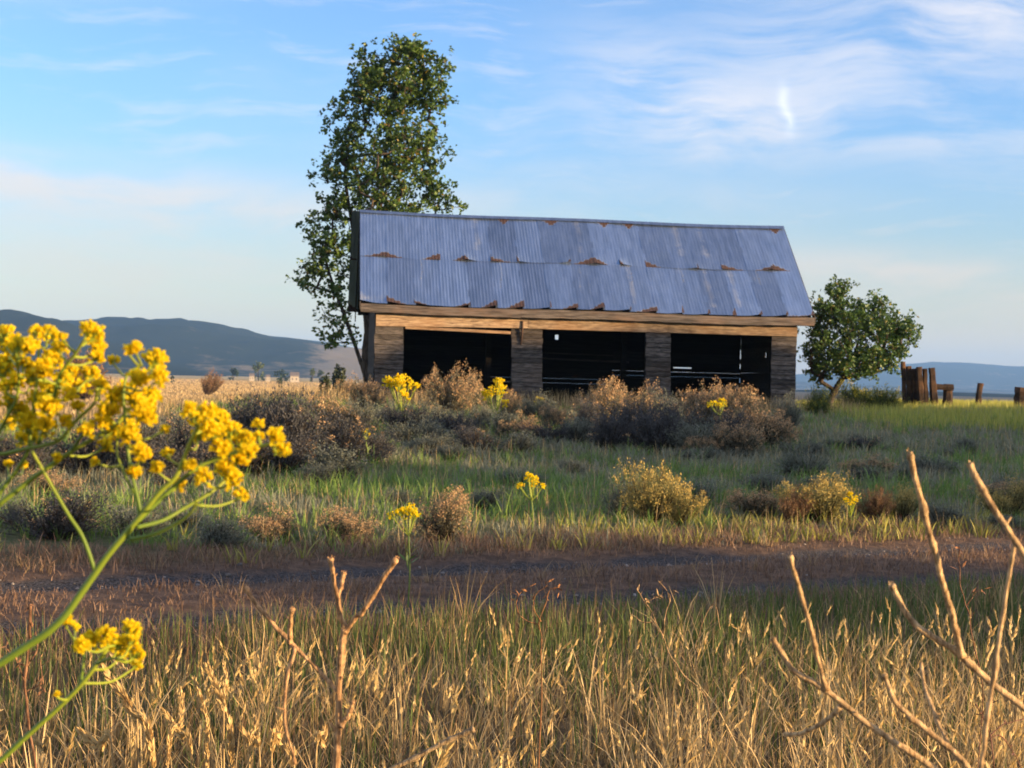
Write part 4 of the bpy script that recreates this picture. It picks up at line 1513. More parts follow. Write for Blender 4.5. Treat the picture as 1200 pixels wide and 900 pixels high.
# meadow between track and shed
mb = MB()
x, y = field(17000, 10.5, 46.0, 1.05, 2.5)
s = track_s(x, y)
gn = vnoise(x, y, .42, 4.0) + .55 * vnoise(x, y, 1.3, 1.1)
ok = (s > 1.25 + .22 * vnoise(x, y, 1.6, 2.7)) & ~((x < -7.5) & (y > 29) & (rng.random(len(x)) < .85))
inb = (y > 39.0) & (x > -4.4) & (x < 7.8)
ok &= ~inb
x, y, s, gn = x[ok], y[ok], s[ok], gn[ok]
isg = (gn + .45 * np.exp(-((x + 1.8) / 2.8) ** 2 - ((y - 16) / 6.0) ** 2) + rng.normal(size=len(x)) * .35) > .14
for sel, a_, b_, tl in ((isg, grn0 * 2.1, grn1 * np.array((1.95, 2.0, 1.8)), 1.0), (~isg, gry0, gry1, .85)):
    xs_, ys_, ss_ = x[sel], y[sel], s[sel]
    m_ = len(xs_)
    per = 9
    X, Y, th, r = clump(xs_, ys_, .07, per)
    n = len(X)
    ht = np.repeat(rng.uniform(.10, .26, m_) * rng.choice((.7, 1.0, 1.25), m_) * np.clip(.40 + (ss_ - 1.2) * .22, .35, 1.0) * tl, per) * rng.uniform(.6, 1.1, n)
    tt = np.repeat(rng.random((m_, 1)), per, 0) * .7 + rng.random((n, 1)) * .3
    c_ = mixc(a_, b_, tt)
    blades(mb, np.stack([X, Y, H(X, Y) - .01], 1), ht, (.0050 + .00024 * Y) * rng.uniform(.7, 1.4, n), th + rng.normal(size=n) * .6,
           np.clip(r * 5.5 + np.abs(rng.normal(size=n)) * .38, 0, .98), c_ * .85, c_ * 1.15)
# dry stems among it
x, y = field(15000, 11.0, 44.0, 1.1, 2.5)
ok = (track_s(x, y) > 1.3) & ~((y > 39.0) & (x > -4.4) & (x < 7.8))
x, y = x[ok], y[ok]
n = len(x)
grow(mb, x, y, rng.uniform(.08, .26, n), (.003 + .00016 * y) * rng.uniform(.7, 1.3, n), np.abs(rng.normal(size=n)) * .3, straw0, straw1)
tag(mb.build('meadow_grass', M['grass']), 'green and grey meadow grass between the track and the shed', 'grass', kind='stuff')

# broad yellow green weeds lining the far verge
mb = MB()
x, y = field(2300, 9.5, 17.0, 0.5, 2.0)
s = track_s(x, y)
ok = (s > 1.2) & (s < 2.8) & (rng.random(len(x)) < np.clip(.35 + .22 * x + .5 * vnoise(x, y, 1.3, 8.8), 0.05, 1))
x, y = x[ok], y[ok]
X, Y, th, r = clump(x, y, .04, 9)
n = len(X)
grow(mb, X, Y, rng.uniform(.06, .18, n), rng.uniform(.008, .017, n), rng.uniform(.2, .8, n), yg0 * 1.2, yg1 * 1.25, th, .5)
tag(mb.build('verge_weeds', M['grass']), 'yellow green leafy weeds lining the far verge of the track', 'ground cover', kind='stuff')

# tall grass of the right hand field, lit by the sun
mb = MB()
n = 52000
y = rng.uniform(31, 62, n)
x = rng.uniform(7.6, 24, n)
ok = (x < .36 * y + 3) & (rng.random(n) < np.clip((x - 7.0) / 2.0, .1, 1))
x, y = x[ok], y[ok]
n = len(x)
grow(mb, x, y, rng.uniform(.16, .38, n) * np.where(y > 41, .8, 1.0), rng.uniform(.009, .018, n), np.abs(rng.normal(size=n)) * .25, np.array((.20, .25, .04)), np.array((.46, .46, .085)), tipc=np.array((.66, .56, .13)))
tag(mb.build('field_grass', M['grass']), 'tall sunlit yellow green grass round the fence posts on the right', 'grass', kind='stuff')

# bleached grass of the left hand field and round the shed
mb = MB()
n = 150000
y = 28 * (820 / 28.0) ** rng.random(n)
x = rng.uniform(-.37, .0, n) * y - 1.0
ok = ~((y < 50) & (x > -6.0)) & ((y > 40) | (x < -6.5))
x, y = x[ok], y[ok]
n = len(x)
grow(mb, x, y, rng.uniform(.12, .34, n), (.006 + .0007 * y) * rng.uniform(.6, 1.3, n), np.abs(rng.normal(size=n)) * .35, np.array((.30, .20, .10)), np.array((.54, .40, .21)))
x = rng.uniform(-6.0, 9.0, 5000)
y = 39.2 + .122 * (x + 4) - rng.uniform(.0, 2.2, 5000)
n = 5000
grow(mb, x, y, rng.uniform(.15, .55, n), rng.uniform(.008, .014, n), np.abs(rng.normal(size=n)) * .25, straw0 * .7, straw1)
tag(mb.build('field_grass', M['grass']), 'bleached dry grass of the open field left of and before the shed', 'grass', kind='stuff')

# gravel in the ruts
mb = MB()
ico_v = []
gr = (1 + 5 ** .5) / 2
for a in (-1, 1):
    for b in (-gr, gr):
        ico_v += [(0, a, b), (a, b, 0), (b, 0, a)]
ico_v = np.array(ico_v) / 1.9
fa = []
for i in range(12):
    for j in range(i + 1, 12):
        for k in range(j + 1, 12):
            a, b, c = ico_v[i], ico_v[j], ico_v[k]
            if max(np.linalg.norm(a - b), np.linalg.norm(b - c), np.linalg.norm(a - c)) < 1.15:
                fa.append((i, j, k) if np.dot(np.cross(b - a, c - a), a) > 0 else (i, k, j))
fa = np.array(fa)
x, y = field(26000, 6.0, 16.0, 0.4, 2.0)
s = track_s(x, y)
rut = np.minimum(np.abs(s - .72), np.abs(s + .72))
ok = rng.random(len(x)) < np.clip(1.1 - rut / .20, .02, 1) * (np.abs(s) < 1.9)
x, y = x[ok], y[ok]
n = len(x)
sc = .006 + .013 * rng.random(n) ** 3
sq = rng.uniform(.6, 1.3, (n, 1, 3)) * np.array((1, 1, .7))
v = ico_v[None] * sc[:, None, None] * sq * rng.uniform(.8, 1.2, (n, 12, 1)) + np.stack([x, y, H(x, y) + sc * .25], 1)[:, None]
col = np.repeat(mixc((.09, .08, .075), (.34, .30, .28), rng.random((n, 1)) ** 2), 12, 0)
mb.add(v.reshape(-1, 3), (np.arange(n)[:, None, None] * 12 + fa[None]).reshape(-1, 3), col)
tag(mb.build('gravel', M['stone']), 'small dark stones strewn along the two wheel ruts', 'gravel', kind='stuff')

# ------------------------------------------------------------------ yellow flowers
def sphere_rows(nu, nv):
    v = [(0, 0, -1)]
    for a in range(1, nv):
        t = -math.pi / 2 + math.pi * a / nv
        for b in range(nu):
            p = 2 * math.pi * b / nu
            v.append((math.cos(t) * math.cos(p), math.cos(t) * math.sin(p), math.sin(t)))
    v.append((0, 0, 1))
    f3, f4 = [], []
    for b in range(nu):
        f3.append((0, 1 + (b + 1) % nu, 1 + b))
        f3.append((len(v) - 1, 1 + (nv - 2) * nu + b, 1 + (nv - 2) * nu + (b + 1) % nu))
    for a in range(nv - 2):
        for b in range(nu):
            f4.append((1 + a * nu + b, 1 + a * nu + (b + 1) % nu, 1 + (a + 1) * nu + (b + 1) % nu, 1 + (a + 1) * nu + b))
    return np.array(v, float), np.array(f3), np.array(f4)


def floret_shape(openness):
    """four spoon petals round a small centre, unit length, axis +Z"""
    V_, F_ = [], []
    for k in range(4):
        a = k * math.pi / 2 + 0.2
        rows = []
        for i, (t, w) in enumerate(((0.0, .10), (.35, .24), (.72, .34), (1.0, .20))):
            rad = .06 + openness * t ** 1.2 * .75
            zz = t * (1.0 - .35 * openness)
            for s in (-1, 0, 1):
                d = np.array((math.cos(a), math.sin(a), 0))
                e = np.array((-math.sin(a), math.cos(a), 0))
                rows.append(d * (rad - .05 * abs(s)) + e * s * w + np.array((0, 0, zz + .03 * (1 - abs(s)))))
        o = len(V_)
        V_ += rows
        for i in range(3):
            for j in range(2):
                F_.append((o + i * 3 + j, o + i * 3 + j + 1, o + i * 3 + j + 4, o + i * 3 + j + 3))
    return np.array(V_), np.array(F_)


FL = [floret_shape(o) for o in (.35, .6, .95)]
BUD = sphere_rows(6, 5)


def frames(d):
    d = d / np.linalg.norm(d, axis=1)[:, None]
    r = rng.normal(size=d.shape)
    a = np.cross(d, r)
    a /= np.linalg.norm(a, axis=1)[:, None]
    b = np.cross(d, a)
    return np.stack([a, b, d], 2)          # columns


def put(mb, shape, pos, Rm, sc, col):
    v = shape[0]
    n = len(pos)
    vv = np.einsum('nij,vj->nvi', Rm, v) * sc[:, None, None] + pos[:, None]
    o = np.arange(n)[:, None, None] * len(v)
    base = mb.n
    cc = np.repeat(col, len(v), 0)
    mb.add(vv.reshape(-1, 3), (o + shape[1][None]).reshape(-1, shape[1].shape[1]), cc)
    if len(shape) > 2:
        mb.f4.append((o + shape[2][None]).reshape(-1, 4) + base)
        mb.m4.append(np.zeros(n * len(shape[2])))


def flower_cluster(parent, cen, axis, rad, n, fs, origin, low=False):
    """a raceme head: florets on thin stalks over a dome"""
    axis = np.asarray(axis, float)
    axis /= np.linalg.norm(axis)
    cen = np.asarray(cen, float) - origin
    d = rng.normal(size=(n, 3))
    d /= np.linalg.norm(d, axis=1)[:, None]
    d = d + axis * .75
    d /= np.linalg.norm(d, axis=1)[:, None]
    rr = rad * rng.uniform(.45, 1.05, (n, 1))
    pos = cen + d * rr
    fa_ = d * .8 + axis * .7 + np.array((0, 0, .25)) + rng.normal(size=(n, 3)) * .25
    col = mixc((.88, .66, .010), (.94, .80, .035), rng.random((n, 1)))
    sc = fs * rng.uniform(.75, 1.2, n)
    mb = MB()
    kind = rng.integers(0, 5, n)
    Rm = frames(fa_)
    for k in range(3):
        s = kind == k
        if s.any():
            put(mb, FL[k], pos[s] - fa_[s] / np.linalg.norm(fa_[s], axis=1)[:, None] * sc[s, None] * .4, Rm[s], sc[s], col[s])
    s = kind >= 3
    if s.any():
        sh = (BUD[0] * np.array((.36, .36, .55)), BUD[1], BUD[2])
        put(mb, sh, pos[s], Rm[s], sc[s] * .95, col[s] * np.array((.97, .97, 1.0)))
    root = cen - axis * rad * .75
    step = 2 if low else 1
    for k in range(0, n, step):
        m_ = root + axis * rad * rng.uniform(.1, .9)
        mid = (m_ + pos[k]) / 2 - axis * rad * .06
        mb.tube([m_, mid, pos[k] - d[k] * fs * .3], [fs * .10, fs * .08, fs * .10], 4, (.30, .36, .035), 1, cap=False)
    mb.tube([root - axis * rad * .2, root + axis * rad * .5, cen + axis * rad * .35], [fs * .2, fs * .16, fs * .1], 5, (.26, .34, .03), 1)
    return mb.build('flower_cluster', [M['petal'], M['stem']], parent, smooth=True)


def woad(label, D, stems, clusters, group, tip_px=None, fs_px=5.7):
    """near yellow flowered weed; stems: list of (pixel points, radius px start, end); first stem is carried down to the ground"""
    p0 = np.array(P(*stems[0][0][0], D))
    gx_ = p0[0] - .24
    gy_ = p0[1] + .06
    root = np.array((gx_, gy_, hz(gx_, gy_)))
    t = empty('yellow_weed', root, 0, label, 'wildflower', group)
    s1 = D / F
    paths = []
    for k, (pp, ra, rb) in enumerate(stems):
        dj = rng.uniform(-.03, .03) if k else 0
        n_ = len(pp)
        q_ = [np.array(P(x, y, D + dj * (i / max(1, n_ - 1)))) for i, (x, y) in enumerate(pp)]
        if k == 0 or (pp[0][0] <= 2):
            out = q_[0] + (q_[0] - q_[1]) / np.linalg.norm(q_[0] - q_[1]) * (.11 + .015 * k)
            low = root + np.array((.01 * k, .012 * k, -.03))
            q_ = [low, low * .5 + out * .5 + np.array((-.02, 0, -.05)), out] + q_
        c = spline(q_, 8 * len(q_))
        paths.append(c)
        r = np.linspace(ra, rb, len(c)) * s1
        g_ = np.linspace(0, 1, len(c))[:, None]
        mb = MB()
        mb.tube(c - root, r, 8, mixc((.13, .21, .022), (.30, .34, .03), g_ ** 2), wob=.04)
        mb.build('stem', M['stem'], t, smooth=True)
    allp = np.concatenate([c[len(c) // 4:] for c in paths])
    for cx, cy, rp in clusters:
        c = np.array(P(cx, cy, D + rng.uniform(-.035, .035)))
        dd = np.linalg.norm((allp - c) * np.array((1, .35, 1)), axis=1) + 1.5 * np.clip(allp[:, 2] - c[2] + rp * s1 * .9, 0, None)
        j = int(np.argmin(dd))
        a = allp[j]
        host = t
        ax = (c - a) / (np.linalg.norm(c - a) + 1e-6) * .8 + np.array((0.25, -.1, .8))
        ax /= np.linalg.norm(ax)
        tip = c - ax * rp * s1 * .6
        if np.linalg.norm(c - a) > rp * s1 * .7:
            mid = (a + tip) / 2 + np.array((.04, 0, -.08)) * np.linalg.norm(tip - a)
            mb = MB()
            mb.tube(spline([a, mid, tip], 9) - root, np.linspace(1.7, 1.2, 9) * s1, 6, (.28, .34, .03))
            host = mb.build('branchlet', M['stem'], t, smooth=True)
        nf = max(2, int(rp * rp * .38) + 6)
        flower_cluster(host, c, ax, rp * s1 * 1.0, nf, fs_px * s1, root)
    # small dry bracts on the main stem
    return t


gw = 'yellow flowering weeds close to the camera'
A_st = [([(0, 778), (64, 734), (100, 688), (127, 650), (163, 607), (187, 577), (207, 557), (222, 520), (232, 500)], 5.8, 2.2),
        ([(160, 612), (197, 577), (233, 547), (277, 530), (318, 520)], 3.0, 1.8),
        ([(160, 618), (190, 610), (215, 596), (247, 577), (268, 560)], 2.6, 1.8),
        ([(153, 632), (180, 626), (207, 613), (224, 600), (231, 586)], 2.4, 1.2),
        ([(112, 671), (97, 630), (80, 603), (58, 565), (37, 528)], 2.6, 1.8),
        ([(163, 603), (160, 585), (148, 560), (138, 535), (137, 515)], 2.2, 1.2),
        ([(165, 600), (158, 570), (152, 545), (147, 500), (145, 460), (150, 438), (166, 428)], 2.2, 1.4)]
A_cl = [(222, 480, 9), (230, 492, 10), (243, 484, 12), (256, 492, 13), (234, 512, 11), (249, 508, 15), (270, 508, 15), (284, 519, 15), (279, 538, 13), (303, 500, 9),
        (303, 512, 6), (322, 512, 12), (328, 527, 12), (263, 550, 12), (271, 562, 13), (281, 582, 9), (240, 560, 11), (197, 533, 8), (184, 549, 8), (209, 569, 8), (222, 545, 7),
        (193, 503, 5), (152, 512, 13), (165, 533, 12), (157, 554, 9), (167, 488, 15), (148, 500, 10), (112, 541, 5), (180, 425, 17), (186, 442, 12), (159, 408, 8), (150, 411, 6),
        (133, 423, 6), (163, 446, 13), (175, 465, 13), (148, 459, 13), (157, 470, 14), (172, 478, 12), (258, 527, 12), (292, 530, 10), (240, 500, 10)]
woad('tall yellow weed with a thick stem slanting up to the flower head on the right', .75, A_st, A_cl, gw)
B_st = [([(0, 590), (43, 557), (87, 527), (133, 500), (150, 480)], 4.0, 2.2),
        ([(0, 577), (20, 550), (33, 527), (36, 500), (40, 470), (44, 440), (46, 400)], 3.0, 1.6),
        ([(0, 533), (30, 526), (67, 517), (90, 492), (110, 473), (114, 455)], 2.8, 1.6),
        ([(45, 520), (60, 480), (70, 440), (88, 415), (100, 396)], 2.2, 1.4),
        ([(0, 505), (18, 470), (22, 440), (18, 412)], 2.2, 1.4),
        ([(84, 528), (100, 505), (118, 485), (128, 465)], 2.0, 1.2)]
B_cl = [(6, 396, 15), (22, 408, 13), (42, 390, 9), (57, 394, 13), (12, 410, 14), (34, 408, 13), (106, 392, 15), (112, 409, 12), (112, 420, 9), (60, 423, 14), (51, 436, 15), (3, 436, 15), (72, 447, 14),
        (74, 397, 6), (38, 446, 13), (118, 454, 12), (104, 441, 13), (134, 467, 12), (18, 448, 11), (56, 460, 12), (12, 476, 14), (23, 484, 13), (42, 471, 13), (53, 478, 13), (31, 497, 13), (52, 501, 14),
        (8, 455, 10), (82, 436, 10), (127, 484, 13), (118, 497, 11), (130, 506, 11), (101, 505, 9), (122, 523, 10), (26, 516, 11), (65, 536, 5), (80, 463, 10), (92, 455, 9), (8, 500, 11), (40, 514, 8), (70, 410, 10),
        (28, 428, 11), (64, 478, 10), (92, 478, 8), (78, 495, 8), (10, 425, 12), (10, 545, 6), (28, 546, 5)]
woad('wide mass of yellow flowers on stems entering from the left edge', .78, B_st, B_cl, gw)
C_st = [([(0, 892), (30, 864), (70, 828), (97, 800), (117, 773), (127, 756)], 4.2, 2.2),
        ([(94, 804), (97, 784), (99, 766)], 2.0, 1.4),
        ([(113, 778), (130, 772), (148, 774)], 2.0, 1.2),
        ([(100, 772), (88, 752), (78, 736)], 1.4, 1.0)]
C_cl = [(97, 757, 10), (110, 752, 12), (125, 746, 12), (140, 756, 12), (153, 738, 12), (154, 752, 10), (158, 768, 11), (158, 781, 8), (142, 768, 9), (77, 727, 8), (88, 736, 5), (67, 816, 4), (126, 760, 9)]
woad('small low yellow flower head above the seeding grass at bottom left', .80, C_st, C_cl, gw)


def far_weed(label, tip, w_px, h_px, ground_y, D=None, group='yellow weeds standing in the meadow', heads=9):
    gx_, gy_ = tip[0] + random.uniform(-2, 3), ground_y
    g_ = hit(gx_, gy_) if D is None else None
    if g_ is None:
        b = P(gx_, gy_, D)
        g_ = Vector((b.x, b.y, hz(b.x, b.y)))
    D = g_.y
    s1 = D / F
    root = np.array(g_)
    t = empty('yellow_weed', root, 0, label, 'wildflower', group)
    cen = np.array(P(tip[0], tip[1], D))
    neck = np.array(P(tip[0] + 1, tip[1] + h_px * .75, D))
    rs = max(.0022, 1.1 * s1 * .8)
    mb = MB()
    mb.tube(spline([root - (0, 0, .03), root * .5 + neck * .5 + (rs * 2, 0, 0), neck], 10) - root, np.linspace(rs * 1.2, rs, 10), 6, (.16, .22, .04))
    for k in range(6):
        p = root + (neck - root) * rng.uniform(.15, .8)
        e = p + np.array((rng.normal() * .05, rng.normal() * .05, .05))
        slivers(mb, (p - root)[None], (e - p)[None], np.array([.07 + 4 * s1]), np.array([.012 + s1 * .5]), np.array([(.12, .19, .05)]))
    mb.build('stem', M['stem'], t, smooth=True)
    for k in range(heads):
        a = rng.random() * 6.28
        r = math.sqrt((k + .5) / heads)
        c = cen + np.array((math.cos(a) * r * w_px * .42 * s1, math.sin(a) * r * w_px * .42 * s1, (.30 - r * r * .45 + rng.normal() * .10) * h_px * s1))
        ax = (c - neck) / np.linalg.norm(c - neck) + np.array((0, 0, .5))
        rad = w_px * .17 * s1
        mb = MB()
        mb.tube(spline([neck, (neck + c) / 2 - np.array((0, 0, .10)) * np.linalg.norm(c - neck), c - ax * rad * .4], 6) - root, rs * .55, 4, (.28, .34, .04), cap=False)
        host = mb.build('branchlet', M['stem'], t)
        flower_cluster(host, c, ax, rad, 16, max(.005, rad * .42), root, low=True)


far_weed('single slender yellow weed growing up across the track', (478, 607), 44, 28, 712)
far_weed('yellow umbrella headed weed standing alone in the green meadow', (622, 567), 34, 26, 625)
far_weed('large yellow flower clump below the left pier', (470, 456), 44, 36, 492, heads=13)
far_weed('round yellow flower clump before the left bay beside the second pier', (580, 462), 36, 32, 500, heads=13)
far_weed('small thin yellow weed against the dark sagebrush left of the shed', (428, 507), 14, 14, 545, heads=5)
far_weed('short yellow weed at the foot of the second pier', (632, 470), 14, 10, 492, heads=5)
far_weed('yellow weed low among the orange rabbitbrush under the right bay', (843, 476), 26, 16, 512, heads=7)
far_weed('small yellow flower patch between grey sage under the third pier', (770, 474), 16, 8, 500, heads=5)
far_weed('bright yellow flower in the wide golden bush on the right', (996, 588), 26, 22, 616, heads=7)

# ------------------------------------------------------------------ dead stalks close by
def stalk(name, label, D, paths, ground, group, col=(.62, .42, .22), parts='branch', cat='dead stalk', tipfuzz=True):
    """paths: list of (pixel points from base to tip, radius px base, radius px tip); first is the stem, carried to the ground"""
    s1 = D / F
    p0 = np.array(P(*paths[0][0][0], D))
    gx_, gy_ = p0[0] + ground[0], p0[1] + ground[1]
    root = np.array((gx_, gy_, hz(gx_, gy_)))
    t = empty(name, root, 0, label, cat, group)
    for k, (pp, ra, rb) in enumerate(paths):
        dz = 0 if k == 0 else rng.uniform(-.012, .012)
        q_ = [np.array(P(x, y, D + dz * i)) for i, (x, y) in enumerate(pp)]
        mb = MB()
        if k == 0:
            out = q_[0] + (q_[0] - q_[1]) / np.linalg.norm(q_[0] - q_[1]) * .10
            if root[2] > out[2] - .1:
                out = q_[0] * .7 + root * .3
            q_ = [root - np.array((0, 0, .04)), root * .5 + out * .5, out] + q_
        n_ = 9 * len(q_)
        c = spline(q_, n_)
        kn = rng.normal(size=(n_ // 4 + 3, 4))
        kn = np.stack([np.interp(np.arange(n_) / 4.0, np.arange(len(kn)), kn[:, a_]) for a_ in range(4)], 1)
        c = c + kn[:, :3] * .55 * s1
        r = np.linspace(ra, rb, n_) * .92 * s1 * (1 + .07 * kn[:, 3])
        r[-3:] *= np.array((1.12, 1.4, 1.2))
        for nd_ in rng.choice(np.arange(4, n_ - 5), max(1, n_ // 12), replace=False):
            r[nd_ - 1:nd_ + 2] *= np.array((1.12, 1.3, 1.1))
        if k:
            r[:3] *= np.array((1.5, 1.25, 1.1))
        u = np.clip(rng.random((n_, 1)) * .5 + .25 + .25 * np.sin(np.arange(n_) * .9)[:, None], 0, 1)
        mb.tube(c - root, r, 8, mixc(np.array(col) * .55, np.array(col) * 1.2, u), wob=.10)
        for _ in range(max(1, n_ // 22)):
            i_ = rng.integers(n_ // 3, n_ - 4)
            e_ = c[i_] + (rng.normal(size=3) * np.array((1, .6, .6)) + np.array((0, 0, .8))) * rng.uniform(2.5, 8) * s1
            mb.tube([c[i_] - root, (c[i_] + e_) / 2 - root, e_ - root], [r[i_] * .75, r[i_] * .45, r[i_] * .3], 6, np.array(col) * .85)
        if tipfuzz:
            m_ = 14
            slivers(mb, np.repeat((c[-1] - root)[None], m_, 0) + rng.normal(size=(m_, 3)) * rb * s1 * .5, rng.normal(size=(m_, 3)) + (c[-1] - c[-4]) / np.linalg.norm(c[-1] - c[-4]) * 1.2,
                    np.full(m_, rb * s1 * .9), np.full(m_, rb * s1 * .5), np.tile(np.array(col) * 1.15, (m_, 1)))
        mb.build('stem' if k == 0 else parts, M['straw'], t, smooth=True)
    return t


gs = 'bare dead stalks close to the camera on the right'
stalk('dead_stalk', 'lowest dead stalk on the right, its left end curling in a pale hook', .95,
      [([(1150, 945), (1093, 900), (1021, 851), (971, 811), (935, 790), (917, 768), (905, 748)], 4.6, 3.2),
       ([(968, 808), (958, 770), (950, 738), (937, 690), (926, 651)], 3.0, 2.6), ([(983, 829), (970, 843), (954, 853), (938, 860), (920, 860)], 3.2, 2.6)], (.22, .02), gs)
stalk('dead_stalk', 'short twin pronged dead stalk rising from the bottom edge', .92,
      [([(1160, 940), (1131, 896), (1110, 875), (1089, 858), (1067, 842), (1051, 824), (1041, 806), (1036, 790)], 4.2, 3.0),
       ([(1131, 896), (1118, 884), (1105, 858), (1093, 832), (1084, 805), (1079, 777)], 3.0, 2.4)], (.18, .02), gs)
stalk('dead_stalk', 'tallest dead stalk forked like a wishbone at right', .98,
      [([(1235, 862), (1200, 830), (1160, 798), (1127, 769), (1100, 751), (1076, 735), (1058, 712), (1045, 685)], 4.4, 3.6),
       ([(1127, 769), (1119, 735), (1110, 701), (1099, 660), (1089, 621), (1076, 575), (1066, 531)], 4.2, 3.6)], (.22, .03), gs)
stalk('dead_stalk', 'dead stalk leaning in from the right edge with a thick dry tip', .90,
      [([(1240, 720), (1222, 685), (1200, 651), (1180, 618), (1161, 590), (1147, 566), (1137, 544)], 4.6, 3.8)], (.16, .02), gs)
stalk('dead_stalk', 'straight thin upright dead stalk near the right edge', .94,
      [([(1146, 930), (1152, 880), (1158, 835), (1165, 790), (1172, 745), (1178, 701), (1185, 662), (1190, 631)], 3.2, 2.8)], (-.02, .02), gs, tipfuzz=False)
stalk('dead_weed', 'branching tan dead weed standing up at bottom left of centre', 1.15,
      [([(393, 905), (396, 870), (397, 847), (398, 787), (401, 760), (405, 737)], 5.2, 3.8),
       ([(405, 740), (399, 720), (395, 700), (391, 675), (387, 654)], 3.4, 2.8), ([(397, 702), (400, 686), (403, 671)], 2.2, 3.0),
       ([(405, 740), (418, 723), (430, 710), (448, 680), (464, 655)], 3.0, 3.0),
       ([(397, 812), (370, 782), (340, 753), (312, 722), (287, 688)], 2.6, 3.0), ([(340, 753), (340, 733), (342, 714)], 3.0, 3.0),
       ([(343, 757), (345, 765), (335, 800), (335, 850), (346, 895)], 2.4, 1.6), ([(398, 850), (408, 838), (414, 822)], 4.5, 2.0)], (.0, .02), None, (.60, .36, .18), cat='dead weed')
stalk('fallen_stalk', 'single broken straw lying slantwise over the grass at bottom centre', 1.6,
      [([(440, 915), (467, 898), (510, 876), (535, 864), (556, 853)], 3.0, 3.2)], (-.35, .05), None, (.42, .30, .17))


def fine_weed(label, D, paths, col, ground, leaves=18):
    t = stalk('dry_weed', label, D, paths, ground, None, col, cat='dry weed', tipfuzz=False)
    s1 = D / F
    root = np.array(t.location)
    mb = MB()
    for k in range(leaves):
        pp = paths[rng.integers(len(paths))][0]
        i = rng.integers(max(1, len(pp) // 2), len(pp))
        a = np.array(P(pp[i][0] + rng.normal() * 2.5, pp[i][1] + rng.normal() * 3, D))
        slivers(mb, (a - root)[None], rng.normal(size=(1, 3)) + np.array((0, 0, .4)), np.array([rng.uniform(6, 12) * s1]), np.array([rng.uniform(2, 4.0) * s1]), np.array([col]) * rng.uniform(.8, 1.3))
    mb.build('dry_foliage', M['straw'], t)


fine_weed('curled reddish dry weed standing before the track at centre', 3.6,
          [([(634, 770), (634, 745), (632, 728), (640, 705), (645, 692), (656, 688)], .9, .5), ([(632, 732), (618, 728), (607, 716), (606, 702), (614, 690), (628, 684)], .7, .5), ([(633, 728), (626, 712), (627, 698), (640, 686)], .7, .5)], (.33, .16, .07), (0, 0))
fine_weed('pale wispy dry weed with crossing twigs before the track', 3.4,
          [([(800, 790), (786, 770), (776, 745), (764, 720), (752, 700), (746, 690)], .9, .5), ([(776, 748), (780, 720), (785, 700), (772, 680)], .7, .5), ([(768, 730), (752, 728), (738, 718)], .7, .4), ([(756, 706), (768, 700), (774, 702)], .6, .4),
           ([(815, 760), (822, 735), (836, 708), (844, 738)], .7, .5)], (.42, .28, .15), (0, 0))
fine_weed('red brown upright seed stalk at the left edge below the flowers', 1.5,
          [([(34, 850), (30, 800), (34, 760), (35, 735), (35, 708)], 1.6, 1.8), ([(30, 800), (20, 778), (8, 760)], 1.0, .6), ([(32, 780), (44, 760), (42, 740)], 1.0, .7), ([(31, 810), (48, 800), (47, 772)], 1.0, .6)], (.28, .15, .085), (0, .01), 34)
fine_weed('thin reddish weed stem by the right end of the track', 3.2,
          [([(1142, 760), (1135, 720), (1126, 690), (1125, 665), (1124, 640)], .8, .6), ([(1133, 710), (1142, 695), (1150, 690)], .6, .4)], (.24, .12, .07), (0, 0), 14)
fine_weed('tangled thin red stems at the bottom right corner', 1.4,
          [([(1165, 905), (1160, 860), (1150, 838), (1143, 825)], 1.0, .7), ([(1160, 862), (1178, 848), (1200, 842)], .8, .6), ([(1160, 868), (1172, 862), (1188, 882), (1200, 906)], .8, .6), ([(1150, 840), (1158, 828), (1170, 820)], .7, .5)], (.22, .11, .075), (0, 0), 12)

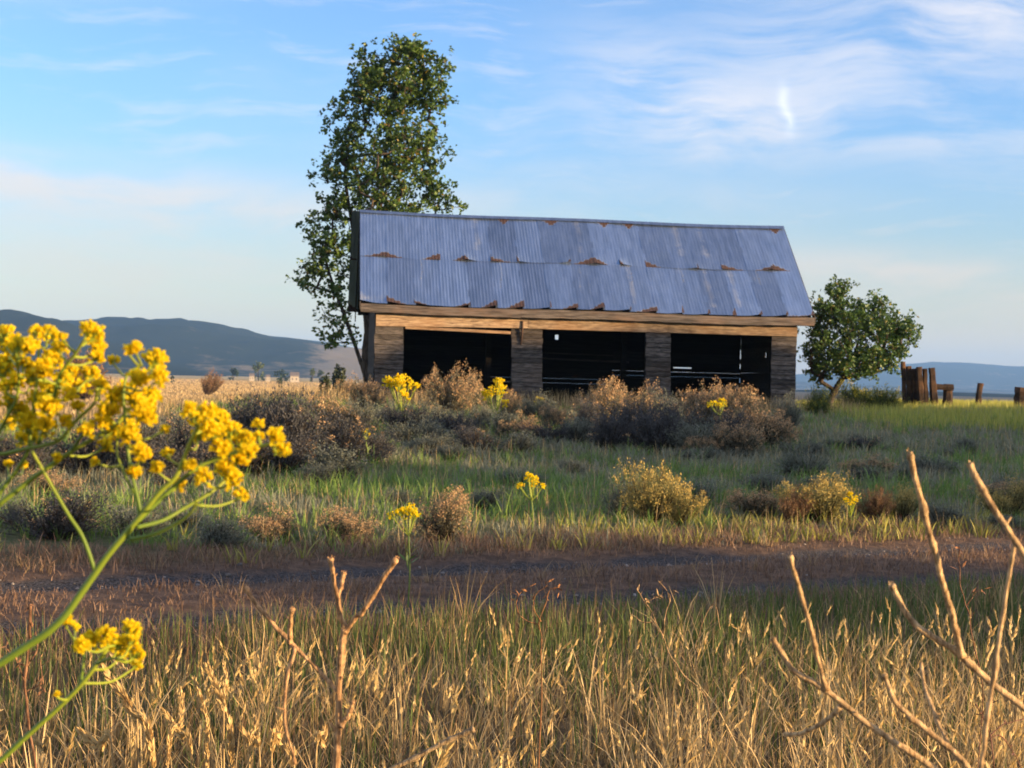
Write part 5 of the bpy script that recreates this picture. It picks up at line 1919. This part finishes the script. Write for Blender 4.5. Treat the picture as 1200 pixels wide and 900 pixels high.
# ------------------------------------------------------------------ ripe grass heads at bottom left, each one countable
HEADS = [((180, 905), (117, 778), 13), ((272, 905), (243, 780), 11), ((243, 905), (228, 795), 9), ((133, 902), (95, 858), 13), ((305, 905), (281, 852), 10), ((318, 905), (327, 842), 12), ((345, 915), (337, 876), 11),
         ((370, 905), (381, 848), 9), ((225, 905), (190, 830), 9), ((262, 850), (262, 775), 7), ((196, 905), (214, 812), 9), ((160, 815), (140, 776), 7), ((292, 905), (299, 840), 8), ((60, 905), (38, 862), 10)]
gh = 'ripe grass heads standing at bottom left'
for k, (b0, tp_, wd_) in enumerate(HEADS):
    D = 1.55 + .12 * ((k * 5) % 7) / 7
    s1 = D / F
    b_, t_ = np.array(P(*b0, D)), np.array(P(*tp_, D + .02))
    g_ = np.array((b_[0] + (b_[0] - t_[0]) * .4, b_[1] + .02, 0))
    g_[2] = hz(g_[0], g_[1])
    lb = ('longest ripe grass head leaning left below the small yellow flower head' if k == 0 else 'tallest upright ripe grass head right of the longest leaning one' if k == 1
          else 'thick ripe grass head low at the far bottom left' if k == 3 else 'ripe golden grass head standing among others at bottom left')
    t = empty('ripe_grass', g_, 0, lb, 'grass stem', gh)
    c = spline([g_ - (0, 0, .02), g_ * .5 + b_ * .5 + (.01, 0, 0), b_, b_ * .45 + t_ * .55 + np.array((.05, 0, .03)) * np.linalg.norm(t_ - b_), t_], 34)
    L_ = np.concatenate([[0], np.cumsum(np.linalg.norm(np.diff(c, axis=0), axis=1))])
    hl_ = min(150, math.hypot(b0[0] - tp_[0], b0[1] - tp_[1]) * 1.05) * s1
    st_ = L_[-1] - hl_
    mb = MB()
    mb.tube(c - g_, np.linspace(.0014, .0008, 34), 5, (.46, .33, .16))
    mb.build('stem', M['straw'], t, smooth=True)
    mb = MB()
    ns = int(hl_ / .0017)
    w_ = wd_ * s1
    Pp, Dd, Ll, Ww, Cc = [], [], [], [], []
    for j in range(ns):
        u = j / ns
        l = st_ + hl_ * u
        p = np.array([np.interp(l, L_, c[:, a]) for a in range(3)])
        i = min(32, int(np.searchsorted(L_, l)))
        ax = c[min(i + 1, 33)] - c[i - 1]
        ax /= np.linalg.norm(ax)
        pr = min(1, .45 + u * 2.2) * min(1, (1 - u) * 2.4 + .25)
        for q_ in range(3):
            th = rng.random() * 6.28
            a_ = np.cross(ax, (0, 1, 0))
            a_ /= np.linalg.norm(a_)
            o_ = a_ * math.cos(th) + np.cross(ax, a_) * math.sin(th)
            Pp.append(p + o_ * w_ * .12 * pr - g_)
            Dd.append(ax + o_ * .36)
            Ll.append(w_ * .95 * (.75 + .3 * pr))
            Ww.append(w_ * .30)
            Cc.append(mixc((.44, .29, .11), (.64, .46, .21), rng.random()))
    slivers(mb, np.array(Pp), np.array(Dd), np.array(Ll), np.array(Ww), np.array(Cc))
    mb.build('seed_head', M['dry'], t)
